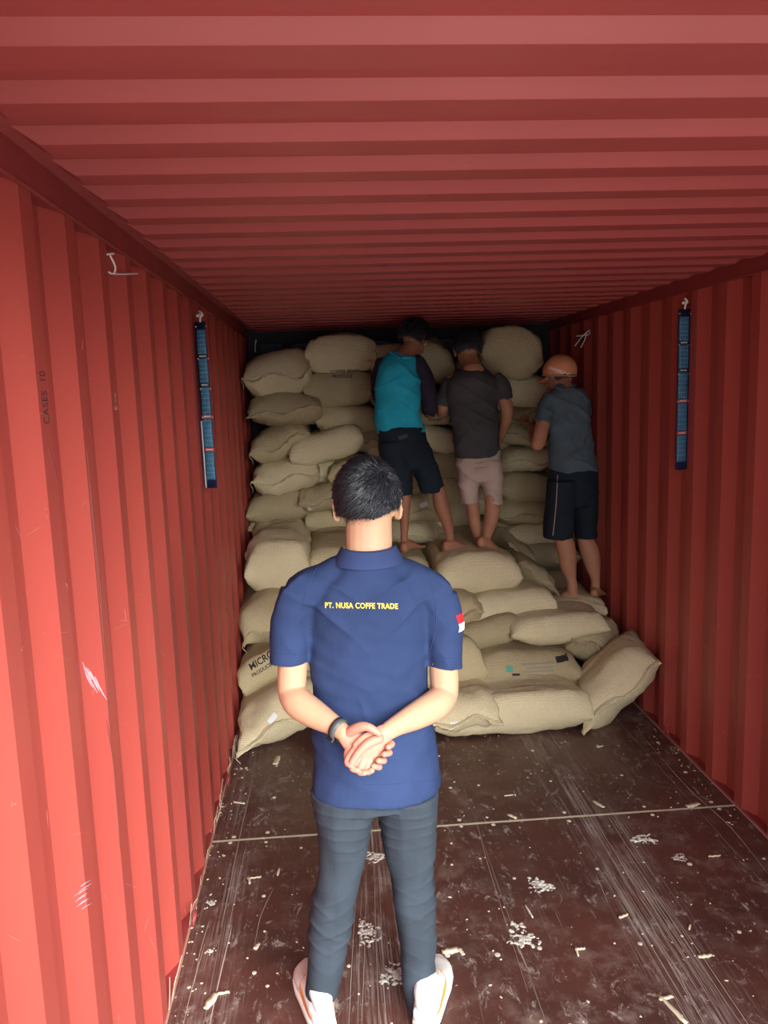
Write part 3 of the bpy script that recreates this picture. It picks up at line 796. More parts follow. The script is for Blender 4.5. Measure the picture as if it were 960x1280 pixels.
    s.tube([A(471, 984, 2.25), A(471, 965, 2.25), A(469, 930, 2.25), A(463, 872, 2.25), A(461, 830, 2.25), A(460, 790, 2.25), A(459, 752, 2.245), A(459, 728, 2.24), A(459, 712, 2.235), A(460, 699, 2.230)],
           [.192, .191, .184, .172, .175, .182, .186, .162, .112, .076], [.132, .130, .122, .112, .114, .118, .114, .102, .088, .070], n=44, sub=4, e=.92, cap='flat', tan=(0, 0, 1))
    for a_, b_, hem_, h2_, k in ((A(462, 714, 2.235), A(378, 742, 2.235), A(361.5, 812, 2.225), A(361.5, 829, 2.222), -1), (A(462, 714, 2.235), A(545, 745, 2.235), A(556, 815, 2.225), A(555.5, 834, 2.222), 1)):
        s.tube([a_+np.array([k*.03, 0, .0]), mid(a_, b_, .55, (0, 0, .006)), b_+np.array([k*-.006, 0, .004])], [.060, .064, .062], [.062, .068, .066], ref=(0, 0, 1), n=24)
        s.tube([b_, mid(b_, hem_, .5, (k*.006, 0, 0)), hem_, h2_], [.064, .0635, .0585+(.0-.0055 if k > 0 else 0), .0575-(.0055 if k > 0 else 0)], [.064, .062, .058, .057], ref=(1, 0, 0), n=28, cap='flat')
    sh = fuse(s, .0042, 11)
    cx = float(A(460, 800)[0])
    def wr_(p):
        r = np.zeros(len(p)); z = p[:, 2]; x = (p[:, 0]-cx)
        side = np.clip(abs(x)/.18, 0, 1)
        low = np.clip((1.28-z)/.25, 0, 1)
        # slack folds falling from the shoulder blades to the small of the back
        f1 = folds(p, (38*1.0, 0, 26), 3, .0095, .05, 1.4, .25)*low
        f2 = folds(np.column_stack([abs(x), p[:, 1], z]), (30, 0, -52), 8, .0090, .05, 1.2, .30)*np.clip((z-.84)/.1, 0, 1)
        f3 = folds(p, (4, 0, 95), 15, .0050, .05, 1.0, .15)*np.clip(1-abs(z-.93)/.12, 0, 1)
        slv = np.clip((abs(x)-.165)/.02, 0, 1)*np.clip((z-1.12)/.03, 0, 1)
        f4 = folds(np.column_stack([abs(x), p[:, 1], z]), (60, 20, 60), 21, .0060, .05, 1.0, .35)*slv
        r = f1+f2*(1-slv*.5)+f3+f4+.0035*snoise(p, .10, 5, 2)+.0016*snoise(p, .03, 6, 1)
        return r
    displace(sh, wr_)
    so_ = part('polo_shirt', sh, NAVY, root, 'navy polo shirt with yellow lettering across the back')
    # collar: standing fold around the neck
    co = G()
    rc = []
    th_ = np.linspace(0, 2*PI, 41)[:-1]
    for lvl, (py_, a_, b_) in enumerate(((704, .102, .088), (698, .095, .083), (686, .0800, .0725), (683, .0770, .070), (686, .069, .065), (700, .068, .064))):
        c_ = A(460.5, py_, 2.228)
        rc.append([(c_[0]+a_*math.cos(t), c_[1]+b_*math.sin(t), c_[2]-.030*max(0, math.sin(t))+.004*math.cos(t)**2) for t in th_])
    n = len(th_); V = [p for r_ in rc for p in r_]
    co.add(V, [(i*n+j, i*n+(j+1) % n, (i+1)*n+(j+1) % n, (i+1)*n+j) for i in range(len(rc)-1) for j in range(n)])
    cm = co.mesh('collar'); link('collar', cm, NAVY2, so_)
    # stitched bands at sleeve hems and shirt hem
    tree = bvh(so_)
    def ringline(pts, r, name, n=40, m_=NAVY2):
        gg = G(); gg.tube(pts, r, n=6, sub=1); return link(name, gg.mesh(name), m_, so_)
    for px0, px1, py_ in ((337, 385, 818), (534, 578, 823)):
        q = []
        for x in np.linspace(px0+1.5, px1-1.5, 24):
            d_ = Vector(ray(x, py_)).normalized(); h_ = tree.ray_cast(Vector(CAM), d_)
            if h_[0] is not None and h_[0].y < 2.3: q.append(np.array(h_[0])-np.array(d_)*.0002)
        if len(q) > 3: ringline(q, .0013, 'sleeve_hem_stitch')
    q = []
    for x in np.linspace(389, 552, 60):
        d_ = Vector(ray(x, 975+6*math.sin((x-389)/163*PI))).normalized(); h_ = tree.ray_cast(Vector(CAM), d_)
        if h_[0] is not None and h_[0].y < 2.4: q.append(np.array(h_[0])-np.array(d_)*.0002)
    if len(q) > 3: ringline(q, .0012, 'hem_stitch')
    for q_ in ([(398, 706), (386, 728), (380, 750), (377, 775), (378, 797), (384, 817)], [(526, 708), (538, 730), (544, 752), (545, 778), (541, 800), (535, 822)]):
        D_ = catmull(q_, 8); q = []
        for x, y in D_:
            d_ = Vector(ray(x, y)).normalized(); h_ = tree.ray_cast(Vector(CAM), d_)
            if h_[0] is not None and h_[0].y < 2.3: q.append(np.array(h_[0])-np.array(d_)*.0001)
        if len(q) > 3: ringline(q, .0012, 'armhole_seam')
    # embroidery
    tm = text_mesh('PT. NUSA COFFE TRADE', .0245, 1.07, .0007)
    xs = getv(tm)[:, 0]; wid = xs.max()-xs.min()
    c_ = A(451.5, 757.5, 2.0); l_ = A(400, 757, 2.12); r_ = A(503.5, 758.5, 2.12)
    dirx = (r_-l_)/wid
    vz = np.array([0, 0, 1.0])
    d_ = A(451.5, 757.5, 2.14)-CAM
    st_ = stamp(tm, tree, tuple(A(451.7, 757.5, 1.9)), tuple(dirx*(1.9/2.13)), tuple(vz*.88), (d_[0]*.98, d_[1], d_[2]), .0016)
    o = link('back_lettering', st_, YEL, so_, False); o['label'] = 'yellow embroidered lettering'
    # flag patch on the right sleeve
    for k, (dy, m_, nm) in enumerate(((0, mat('flag_red', (.75, .02, .03), .7), 'flag_patch_red'), (1, mat('flag_white', (.82, .88, .90), .7), 'flag_patch_white'))):
        gm = grid(.040, .024, 10, 6)
        oz = A(552, 770+dy*10.5, 2.225)
        st_ = stamp(gm, tree, (oz[0]+.17, oz[1]-.10, oz[2]), (.5, .85, 0), (0, 0, 1), (-.85, .5, 0), .0018)
        if len(st_.polygons): link(nm, st_, m_, so_)
    # trousers
    t = G()
    t.tube([A(466, 940, 2.25), A(467, 975, 2.25), A(467, 1000, 2.25)], [.150, .160, .170], [.100, .108, .112], n=32, cap='flat', tan=(0, 0, 1))
    L_ = [(985, 388, 468), (1010, 391, 467), (1040, 397, 462), (1080, 398.5, 455), (1100, 395, 451), (1125, 389.5, 446), (1160, 386, 440), (1200, 384, 431), (1225, 382.5, 425), (1238, 382, 424)]
    R_ = [(985, 467, 547.5), (1010, 472, 547), (1040, 476.5, 546), (1080, 484, 543.5), (1100, 488, 543), (1125, 491, 543), (1160, 496, 544.5), (1200, 500, 545), (1235, 504, 544.5), (1254, 506, 543)]
    for T_ in (L_, R_):
        pts = []; ra = []; rb = []
        for i, (py_, a_, b_) in enumerate(T_):
            l__, r__ = A(a_, py_), A(b_, py_)
            pts.append((l__+r__)/2); ra.append((r__[0]-l__[0])/2); rb.append((.108, .102, .092, .080, .074, .070, .070, .066, .064, .064)[i])
        t.tube(pts, ra, rb, n=30, sub=4, e=.94, cap='flat', tan=(0, 0, 1))
    tr_ = fuse(t, .0042, 4)
    def wt(p):
        z = p[:, 2]; seat = np.clip(1-abs(z-.66)/.15, 0, 1); knee = np.clip(1-abs(z-.36)/.30, 0, 1)
        f1 = folds(p, (14, 0, 185), 31, .0055, .06, 1.1, .65)*seat
        f2 = folds(p, (-45, 0, 120), 33, .0065, .05, 1.3, .30)*knee
        f3 = folds(p, (55, 0, 95), 37, .0060, .05, 1.3, .25)*knee
        return f1+f2+f3+.004*snoise(p, .09, 12, 2)+.0015*snoise(p, .03, 13, 1)
    displace(tr_, wt)
    to = part('trousers', tr_, CHINO, root, 'dark slate trousers, creased behind the knees')
    # watch on the left wrist
    ax = (wl-el)/np.linalg.norm(wl-el); c_ = el*.10+wl*.90+np.array([-.001, 0, -.002])
    b = G(); up_ = np.array([0, 0, 1.0]); u_ = up_-ax*(ax@up_); u_ /= np.linalg.norm(u_); v_ = np.cross(ax, u_)
    V = []; n = 36
    for (o_, r_) in ((-.0105, 0), (-.011, .0035), (.011, .0035), (.0105, 0)):
        V += [c_+ax*o_+u_*(.0300+r_)*math.cos(a)+v_*(.0265+r_)*math.sin(a) for a in np.linspace(0, 2*PI, n, endpoint=False)]
    b.add(V, [(i*n+j, i*n+(j+1) % n, ((i+1) % 4)*n+(j+1) % n, ((i+1) % 4)*n+j) for i in range(4) for j in range(n)])
    band = part('wristwatch', b.mesh('band'), mat('dark_grey_watch_strap', (.07, .085, .085), .5), root, 'dark grey wristwatch')
    # case on the lower left of the wrist
    dn = (-u_*.80+v_*(-.60 if (v_[1] > 0) else .60)); dn /= np.linalg.norm(dn)
    cc = c_+dn*.031; tt = np.cross(ax, dn); bb = G()
    V = []
    for h_ in (-.004, .005):
        for a in np.linspace(0, 2*PI, 24, endpoint=False):
            ca, sa = math.cos(a), math.sin(a); ca = np.sign(ca)*abs(ca)**.5; sa = np.sign(sa)*abs(sa)**.5
            V.append(cc+dn*h_+ax*ca*.0135+tt*sa*.0155)
    bb.add(V, [(j, (j+1) % 24, 24+(j+1) % 24, 24+j) for j in range(24)]+[tuple(range(24)), tuple(range(24, 48))])
    link('watch_case', bb.mesh('case'), mat('black_watch_glass', (.01, .01, .014), .12), band, False)
    # shoes
    for (hx, hy, tx, ty, hz, lat) in ((.492, 2.175, .435, 2.445, 0, -1), (.792, 2.150, .868, 2.415, 0, 1)):
        h_ = np.array([hx, hy, 0]); d_ = np.array([tx-hx, ty-hy, 0]); d_ /= np.linalg.norm(d_); sd_ = np.array([d_[1], -d_[0], 0])
        prof = [(-.012, .020, .050), (.0, .034, .082), (.03, .039, .098), (.075, .040, .100), (.12, .042, .094), (.165, .048, .078), (.21, .0505, .062), (.25, .044, .052), (.275, .030, .043), (.288, .014, .030)]
        V = []; n = 28
        for (u, wv, hh) in prof:
            bend = lat*.010*math.sin(max(0, u)/.29*PI)
            for a in np.linspace(0, 2*PI, n, endpoint=False):
                ca, sa = math.cos(a), math.sin(a)
                x = np.sign(ca)*abs(ca)**(.75 if sa < 0 else .95)*wv; z = .012+(hh-.012)*(.5+.5*np.sign(sa)*abs(sa)**.8)
                if sa > 0 and u > .02: x *= 1-.30*(sa**2)
                V.append(h_+d_*u+sd_*(x+bend)+np.array([0, 0, z]))
        k = len(prof); g2 = G().add(V, [(i*n+j, i*n+(j+1) % n, (i+1)*n+(j+1) % n, (i+1)*n+j) for i in range(k-1) for j in range(n)]+[tuple(range(n)), tuple(range((k-1)*n, k*n))])
        g2.tube([h_+d_*.005+np.array([0, 0, .085]), h_+d_*.04+np.array([0, 0, .108]), h_+d_*.09+np.array([0, 0, .105])], [.028, .036, .030], n=16, ref=sd_)
        me = fuse(g2, .0028, 2)
        sho = part('shoe', me, WHITE, root, 'white sneaker with an orange side mark')
        V = []; n = 28; q_ = [(-.018, .022), (-.008, .033)]+[(u+(.004 if u > .2 else 0), wv+.0035) for (u, wv, hh) in prof[1:]]+[(.297, .010)]
        for (u, wv) in q_:
            bend = lat*.010*math.sin(max(0, u)/.29*PI)
            for a in np.linspace(0, 2*PI, n, endpoint=False):
                ca, sa = math.cos(a), math.sin(a)
                V.append(h_+d_*u+sd_*(np.sign(ca)*abs(ca)**.4*wv+bend)+np.array([0, 0, .016+.015*np.sign(sa)*abs(sa)**.5]))
        k = len(q_); sm_ = G().add(V, [(i*n+j, i*n+(j+1) % n, (i+1)*n+(j+1) % n, (i+1)*n+j) for i in range(k-1) for j in range(n)]+[tuple(range(n)), tuple(range((k-1)*n, k*n))]).mesh('sole')
        link('sole', sm_, SOLE, sho)
        # curved mark sweeping from the heel along the outer side
        tr2 = bvh(sho); V = []; F = []; N_ = 26
        for i in range(N_):
            t_ = i/(N_-1); u = .012+.15*t_; z0_ = .046+.032*t_**1.6; hw_ = .013*math.sin(min(1, t_*1.15+.05)*PI)**.8+.0012
            for z_ in (z0_-hw_, z0_, z0_+hw_):
                o_ = h_+d_*u+sd_*lat*.2+np.array([0, 0, z_]); hit = tr2.ray_cast(Vector(o_), Vector(-sd_*lat))
                V.append(np.array(hit[0])+sd_*lat*.0012 if hit[0] is not None else h_+d_*u+sd_*lat*.04+np.array([0, 0, z_]))
        for i in range(N_-1):
            for j in range(2): F.append((i*3+j, i*3+j+1, (i+1)*3+j+1, (i+1)*3+j))
        link('side_mark', mesh('mark', V, F), ORANGE, sho)
    return root
foreman()

# ------------------------------------------------------------------ the three men stacking sacks
def rows(g, Y, R_, rb, n=28, e=.94, cap='flat', tan=(0, 0, 1)):
    """rings measured as (row, left, right) at depth Y (a number, or one per ring)"""
    P = []; ra = []
    for i, (py_, a_, b_) in enumerate(R_):
        y_ = Y if isinstance(Y, (int, float)) else Y[i]
        l_, r_ = at(a_, py_, y_), at(b_, py_, y_); P.append((l_+r_)/2); ra.append((r_[0]-l_[0])/2)
    g.tube(P, ra, rb, n=n, sub=4, e=e, cap=cap, tan=tan)
def foot(g, heel, toe, s=1.0):
    """bare foot from the back of the heel to the toe tips, with five toes"""
    h_ = np.array(heel, float); t_ = np.array(toe, float); d = t_-h_; L = np.linalg.norm(d); d /= L
    sd = np.cross(d, [0, 0, 1]); sd /= np.linalg.norm(sd); up = np.array([0, 0, 1.0])
    P = lambda u, v, z: h_+d*u*L+sd*v*s+up*z*s
    g.ball(P(.12, 0, .032), (.030*s, .030*s, .032*s))
    g.tube([P(.10, 0, .040), P(.30, 0, .046), P(.50, 0, .036), P(.70, .0, .022), P(.82, .0, .014)], [.028*s, .030*s, .036*s, .043*s, .040*s], [.034*s, .036*s, .028*s, .018*s, .012*s], ref=sd, n=18)
    for k, (v, ln, r) in enumerate(((-.032, .95, .0085), (-.018, .98, .009), (-.003, 1.0, .0095), (.013, 1.01, .010), (.032, 1.0, .013))):
        g.tube([P(.78, v, .012), P(.9, v, .013), P(ln-.02, v, .009)], [r*s, r*s, r*s*.85], ref=sd, n=10)
def creases(me, amp, seed, spacing=.07, k2=None):
    w1 = 2*PI/spacing
    displace(me, lambda p: folds(p, (w1*.55, 0, w1*.85), seed, amp, .06, 1.3, .35)+folds(p, (-w1*.6, 0, w1*.6), seed+2, amp, .06, 1.3, .25)+amp*.5*snoise(p, .09, seed+5, 2))
def short_hair(head, HM, root, s=1.0, seed=4, lift=.3, full=.1, nn_=1500):
    hc = head+HM@np.array([0, -.006, .024])*s; hr = np.array((.086, .104, .098))*s
    def keep(q):
        x, y, z = q; low = -.62+.8*max(0, y)**.6
        if y > .6 and z < .4: return 0
        return float(np.clip((z-low)/.25, 0, 1))
    cv, cf = ball((0, 0, 0), 1.0, n=40, k=28); cv = np.array(cv); kp = np.array([keep(q) for q in cv])
    pos = hc+(HM@(cv*(hr*(.92+full*kp)[:, None])).T).T; pos = pos+(pos-hc)*(.05*snoise(pos, .10, seed, 3)*kp)[:, None]
    F = [f_ for f_ in cf if all(kp[i] > .12 for i in f_)]; used = sorted({i for f_ in F for i in f_}); mp = {a: b for b, a in enumerate(used)}
    g = G().add(pos[used], [tuple(mp[i] for i in f_) for f_ in F])
    g.add(*strands(hc, hr*(.92+full), HM, keep, lambda q, rs: np.array([q[0], -.3, -.8])+rs.normal(size=3)*.2, nn_, .045*s, .0022, seed, lift))
    return g

TURQ = cloth('turquoise_jersey', (.022, .40, .58), var=.2)
DSLEEVE = cloth('dark_purple_jersey', (.030, .026, .045))
BLACKC = cloth('black_cotton', (.013, .022, .034), var=.2)
CHAR = cloth('charcoal_jersey', (.065, .066, .072), var=.2)
BEIGE = cloth('beige_cotton', (.50, .40, .35))
SLATE = cloth('slate_blue_jersey', (.085, .125, .155), var=.2)
CAPO = cloth('orange_knit', (.68, .29, .15), var=.25)

def lifter():
    Y = 5.08; A = lambda px, py, y=Y: at(px, py, y)
    root = person('person in bright turquoise shirt and black shorts, barefoot on sacks, head near the ceiling', A(525, 690, 5.1))
    g = G(); head = A(518, 424, 5.20); P, HM = face(g, head, (.75, .75, -.62), .96)
    g.tube([A(517, 430, 5.18), A(508, 442, 5.14), A(500, 452, 5.1)], [.052, .056, .075], n=16)
    g.tube([A(497, 458), A(497, 500), A(500, 530), A(502, 548)], [.07, .105, .105, .10], [.05, .07, .08, .08], n=20)
    for pts, r in (([A(524, 456, 5.12), A(534, 488, 5.13), A(537, 515, 5.14), A(536, 512, 5.30), A(538, 500, 5.44)], [.035, .042, .036, .034, .024]),
                   ([A(478, 452, 5.12), A(472, 480, 5.22), A(476, 500, 5.34), A(492, 490, 5.46)], [.035, .042, .036, .024])):
        g.tube(pts, r, n=14)
    for R_ in ([(580, 491, 503), (600, 495, 509), (620, 498, 513.5), (635, 498, 513), (655, 500, 511), (672, 500.5, 510), (684, 500, 512)], ):
        rows(g, 5.02, R_, [.035, .04, .045, .05, .040, .028, .034], n=16, cap='round', tan=None)
    rows(g, 5.06, [(575, 519, 535), (597, 532, 548), (614, 539.5, 556.5), (632, 542, 561), (652, 551, 566), (670, 557, 567.5), (682, 555, 569)], [.035, .042, .048, .054, .042, .028, .036], n=16, cap='round', tan=None)
    foot(g, A(503, 692, 4.97), A(526, 684, 5.14), .95)
    foot(g, A(553, 690, 5.02), A(597, 690, 5.10), 1.0)
    hand(g, A(538, 500, 5.44), (.1, 1, .1), (0, .2, 1), 1, .5, .95)
    hand(g, A(492, 490, 5.46), (.3, 1, .1), (.5, .2, 1), -1, .5, .95)
    part('body', fuse(g, .0060, 2), TANB, root)
    eyes(P, .96, root, TANB)
    part('hair', short_hair(head, HM, root, .98, 4, .35, .13).mesh('hair'), HAIR, root, 'thick black hair')
    s = G()
    rows(s, [5.08, 5.08, 5.07, 5.07, 5.07, 5.09, 5.12, 5.14], [(541, 471, 533), (530, 468.5, 529), (510, 467, 526), (490, 468, 525.5), (470, 470, 524), (454, 474, 521), (445, 481, 514), (439, 488, 508)], [.115, .115, .11, .105, .105, .10, .085, .06], n=32)
    me = fuse(s, .0058, 4); creases(me, .014, 51, .10)
    sh = part('shirt', me, TURQ, root, 'bright turquoise shirt back')
    tm_ = G().tube([A(488, 441, 5.08), A(498, 447, 5.03), A(509, 447, 5.03), A(518, 447, 5.08)], [.010, .012, .012, .010], n=10)
    link('collar', tm_.mesh('collar'), TURQ, sh)
    a = G(); a.tube([A(521, 453, 5.11), A(531, 474, 5.12), A(536.5, 505, 5.13), A(537, 513, 5.16), A(537, 511, 5.30), A(538, 503, 5.38)], [.052, .060, .056, .052, .046, .038], n=18)
    a.tube([A(479, 455, 5.12), A(473, 480, 5.22), A(477, 500, 5.33), A(488, 492, 5.42)], [.052, .053, .048, .036], n=16)
    me = fuse(a, .0058, 3); creases(me, .008, 60, .06); link('sleeve', me, DSLEEVE, sh)['label'] = 'dark purple long sleeves'
    t = G(); rows(t, 5.07, [(534, 472, 530), (548, 473, 534), (562, 473, 538), (585, 484, 540)], [.112, .118, .118, .09], n=28)
    rows(t, 5.04, [(552, 473, 512), (575, 477, 516), (595, 484, 516), (610, 493, 515), (618, 496, 516)], [.10, .095, .085, .078, .075], n=24)
    rows(t, 5.08, [(552, 498, 535), (575, 508, 545), (595, 518, 552), (606, 523, 555), (615, 525, 557)], [.10, .095, .085, .08, .078], n=24)
    me = fuse(t, .0058, 4); creases(me, .008, 70, .09)
    so = part('shorts', me, BLACKC, root, 'long black shorts')
    tr_ = bvh(so)
    c_ = A(509, 549, 4.7); st_ = stamp(grid(.055, .022, 8, 4), tr_, tuple(c_), (1, 0, .25), (-.25, 0, 1), (0, 1, 0), .002)
    if len(st_.polygons): link('pocket_label', st_, mat('faded_pocket_label', (.045, .06, .065), .8), so)
lifter()

def grey_man():
    Y = 5.08; A = lambda px, py, y=Y: at(px, py, y)
    root = person('person in a charcoal t-shirt and beige shorts, barefoot on the sacks, seen from behind', A(605, 690, 5.08))
    g = G(); head = A(584, 437, 5.22); P, HM = face(g, head, (-.08, 1, -.42), .98)
    g.tube([A(586, 445, 5.20), A(589, 456, 5.15), A(591, 466, 5.1)], [.055, .058, .078], n=16)
    g.tube([A(592, 473), A(594, 520), A(597, 555), A(598, 572)], [.07, .105, .105, .10], [.05, .07, .08, .08], n=20)
    g.tube([A(563, 475, 5.12), A(556, 500, 5.14), A(554, 513, 5.15), A(552, 516, 5.32), A(556, 505, 5.44)], [.038, .044, .038, .034, .024], n=14)
    g.tube([A(621, 472, 5.10), A(630, 498, 5.08), A(634, 517, 5.08), A(630, 535, 5.16), A(627, 545, 5.26)], [.038, .044, .040, .032, .024], n=14)
    rows(g, 5.12, [(595, 583, 595), (612, 582, 596), (630, 583, 599), (645, 584, 600), (662, 589, 602), (676, 593, 602), (684, 592, 603)], [.035, .042, .045, .05, .040, .028, .034], n=16, cap='round', tan=None)
    rows(g, 5.04, [(595, 608, 620), (612, 608, 622), (630, 606, 625), (645, 605.5, 624), (662, 603.5, 618), (674, 602, 613), (682, 599, 613)], [.035, .042, .047, .052, .042, .028, .036], n=16, cap='round', tan=None)
    foot(g, A(594, 690, 5.12), A(606, 684, 5.30), .95)
    foot(g, A(598, 683, 4.98), A(628, 697, 5.10), 1.0)
    hand(g, A(627, 545, 5.26), (-.1, .7, -.7), (-1, .2, 0), -1, .4, .95)
    hand(g, A(556, 505, 5.44), (.1, 1, .1), (.5, .2, 1), -1, .5, .95)
    part('body', fuse(g, .0060, 2), TAN, root); eyes(P, .98, root, TAN)
    part('hair', short_hair(head, HM, root, 1.0, 9, .3, .10).mesh('hair'), HAIR, root, 'short black hair')
    s = G()
    rows(s, [5.07, 5.07, 5.07, 5.07, 5.07, 5.08, 5.10, 5.13, 5.14], [(571, 569, 624.5), (550, 566, 624.5), (525, 563, 624), (500, 559, 623), (485, 557, 623), (474, 559, 622), (466, 567, 614), (460, 574, 604), (457, 579, 600)], [.115, .112, .108, .104, .104, .10, .088, .07, .058], n=32)
    s.tube([A(566, 474, 5.11), A(559, 488, 5.12), A(555, 506, 5.13)], [.056, .060, .056], n=20, cap='flat')
    s.tube([A(616, 472, 5.10), A(625, 484, 5.09), A(630.5, 500, 5.08)], [.058, .062, .056], n=20, cap='flat')
    me = fuse(s, .0058, 4); creases(me, .014, 81, .10)
    sh = part('t_shirt', me, CHAR, root, 'charcoal t-shirt')
    link('collar', G().tube([A(576, 460, 5.10), A(584, 463, 5.06), A(594, 463, 5.06), A(602, 459, 5.10)], .009, n=10).mesh('collar'), CHAR, sh)
    t = G(); rows(t, 5.08, [(563, 569, 625), (575, 569, 626), (585, 570, 627), (600, 576, 622)], [.108, .114, .112, .09], n=28)
    rows(t, 5.09, [(575, 569, 602), (595, 571, 600), (612, 574, 599), (625, 575, 599.5), (628, 575, 599)], [.105, .095, .085, .08, .08], n=24)
    rows(t, 5.07, [(575, 592, 627), (595, 599, 628), (612, 603, 629), (626, 605, 629), (629, 605, 628.5)], [.105, .095, .085, .08, .08], n=24)
    me = fuse(t, .0058, 3); creases(me, .013, 90, .09)
    so = part('shorts', me, BEIGE, root, 'beige knee-length shorts'); tr_ = bvh(so)
    for c_, w_, h_ in ((A(612, 590, 4.7), .085, .004), (A(612, 583, 4.7), .09, .0035)):
        st_ = stamp(grid(w_, h_, 10, 1), tr_, tuple(c_), (1, 0, .1), (-.1, 0, 1), (0, 1, 0), .0015)
        if len(st_.polygons): link('pocket_seam', st_, mat('dark_seam_thread', (.22, .16, .13), .9), so)  # pocket seams as thin lines darker than the cloth
grey_man()

def cap_man():
    Y = 4.93; A = lambda px, py, y=Y: at(px, py, y)
    root = person('person in orange cap, slate t-shirt and striped black shorts, leaning beside the right wall', A(725, 745, 4.92))
    g = G(); head = A(700, 470, 5.02); P, HM = face(g, head, (-.62, .8, -.25), .98)
    g.tube([A(701, 474, 5.02), A(704, 484, 4.98), A(707, 492, 4.95)], [.056, .058, .078], n=16)
    g.tube([A(709, 500), A(713, 540), A(717, 575), A(718, 594)], [.07, .10, .105, .10], [.05, .07, .08, .08], n=20)
    g.tube([A(686, 504, 4.92), A(678.5, 530, 4.87), A(672, 555, 4.84), A(668, 545, 5.02), A(664, 532, 5.2)], [.038, .045, .042, .034, .024], n=14)
    g.tube([A(728, 500, 4.98), A(729, 525, 5.10), A(724, 535, 5.24), A(712, 520, 5.36)], [.036, .042, .036, .024], n=14)
    rows(g, 4.88, [(630, 694, 709), (655, 693, 712), (674, 693.5, 716), (690, 697, 720), (708, 701, 720.5), (724, 708, 720.5), (738, 709, 722)], [.035, .042, .050, .056, .046, .030, .036], n=16, cap='round', tan=None)
    rows(g, 4.94, [(630, 720, 736), (655, 722, 739), (674, 722, 742), (690, 726, 749), (708, 732, 750.5), (724, 738.5, 750), (738, 738, 750)], [.035, .042, .050, .056, .046, .030, .036], n=16, cap='round', tan=None)
    foot(g, A(722, 752, 4.86), A(692, 752, 4.97), 1.0)
    foot(g, A(741, 752, 4.86), A(752, 742, 5.08), 1.0)
    hand(g, A(664, 532, 5.2), (-.2, 1, .2), (.2, .3, 1), 1, .5, .95)
    hand(g, A(712, 520, 5.36), (-.3, 1, .1), (.3, .2, 1), 1, .5, .95)
    part('body', fuse(g, .0060, 2), TAN, root); eyes(P, .98, root, TAN)
    part('hair', short_hair(head, HM, root, .98, 14, .1, .06, 500).mesh('hair'), HAIR, root, 'black hair under the cap')
    # cap worn back to front: crown, sweatband, opening edge and brim towards the face side
    c_ = head+HM@np.array([0, -.006, .030]); tilt = HM
    cv, cf = ball((0, 0, 0), 1.0, n=48, k=32); cv = np.array(cv); hr = np.array((.097, .112, .102))
    lowz = lambda q: -.28+.30*q[1]
    F = [f_ for f_ in cf if all(cv[i][2] > lowz(cv[i]) for i in f_)]; used = sorted({i for f_ in F for i in f_}); mp = {a: b for b, a in enumerate(used)}
    ang = np.arctan2(cv[:, 1], cv[:, 0]); seam = .012*np.exp(-((np.mod(ang, PI/3)-PI/6)/.05)**2)
    pos = c_+(tilt@(cv*hr*(1-seam)[:, None]).T).T
    cap = part('cap', G().add(pos[used], [tuple(mp[i] for i in f_) for f_ in F]).mesh('cap'), CAPO, root, 'orange cap with pale lettering')
    cap.modifiers.new('thick', 'SOLIDIFY').thickness = .003
    b_ = []
    for a in np.linspace(0, 2*PI, 49):
        q = np.array([math.cos(a), math.sin(a), 0]); z = -.26+.30*q[1]; k = math.sqrt(max(.01, 1-z*z)); b_.append(c_+tilt@(np.array([q[0]*k, q[1]*k, z])*hr*1.005))
    link('sweatband', G().tube(b_, .0052, n=8, sub=1).mesh('band'), mat('pale_cap_edge', (.45, .30, .20), .8), cap)
    link('button', G().ball(c_+tilt@np.array([0, 0, .102]), (.008, .008, .005)).mesh('button'), CAPO, cap)
    br = G(); V = []
    for i in range(9):
        for j in range(13):
            a = (j/12-.5)*1.9; u = i/8; r_ = .105+.062*u*math.cos(a*.75); V.append(c_+tilt@np.array([math.sin(a)*r_*.86, math.cos(a)*r_, -.010-.02*u-.02*(math.sin(a))**2]))
    F = [(i*13+j, i*13+j+1, (i+1)*13+j+1, (i+1)*13+j) for i in range(8) for j in range(12)]
    bo_ = link('brim', br.add(V, F).mesh('brim'), CAPO, cap); bo_.modifiers.new('thick', 'SOLIDIFY').thickness = .003
    tm = text_mesh('UNDERDOG', .025, 1.0, .0008); tr_ = bvh(cap)
    o_ = at(698.5, 464.0, 4.6); st_ = stamp(tm, tr_, tuple(o_), (.93, 0, -.37), (.37, 0, .93), tuple(ray(698.5, 464.0)), .0048)
    o = link('cap_lettering', st_, mat('pale_cap_lettering', (.85, .80, .74), .7), cap, False)
    s = G()
    rows(s, [4.92, 4.92, 4.93, 4.93, 4.93, 4.94, 4.95, 4.96, 4.97], [(588, 686, 747), (570, 686, 744), (545, 686, 740), (520, 683, 737), (505, 681, 735), (495, 683, 734), (488, 689, 730), (483, 694, 722), (480, 697, 717)], [.124, .118, .108, .104, .104, .10, .09, .07, .058], n=32)
    s.tube([A(690, 497, 4.93), A(683, 510, 4.91), A(678.5, 530, 4.87)], [.056, .060, .054], n=20, cap='flat')
    s.tube([A(724, 497, 4.96), A(729, 508, 5.03), A(729, 520, 5.10)], [.056, .056, .052], n=20, cap='flat')
    me = fuse(s, .0058, 4); creases(me, .014, 101, .085)
    sh = part('t_shirt', me, SLATE, root, 'slate blue t-shirt')
    link('collar', G().tube([A(694, 483, 4.93), A(702, 487, 4.88), A(712, 486, 4.88), A(719, 481, 4.93)], .010, n=10).mesh('collar'), SLATE, sh)
    t = G(); rows(t, 4.92, [(582, 687, 745), (600, 685, 747), (612, 684, 747), (632, 694, 738)], [.110, .116, .116, .09], n=28)
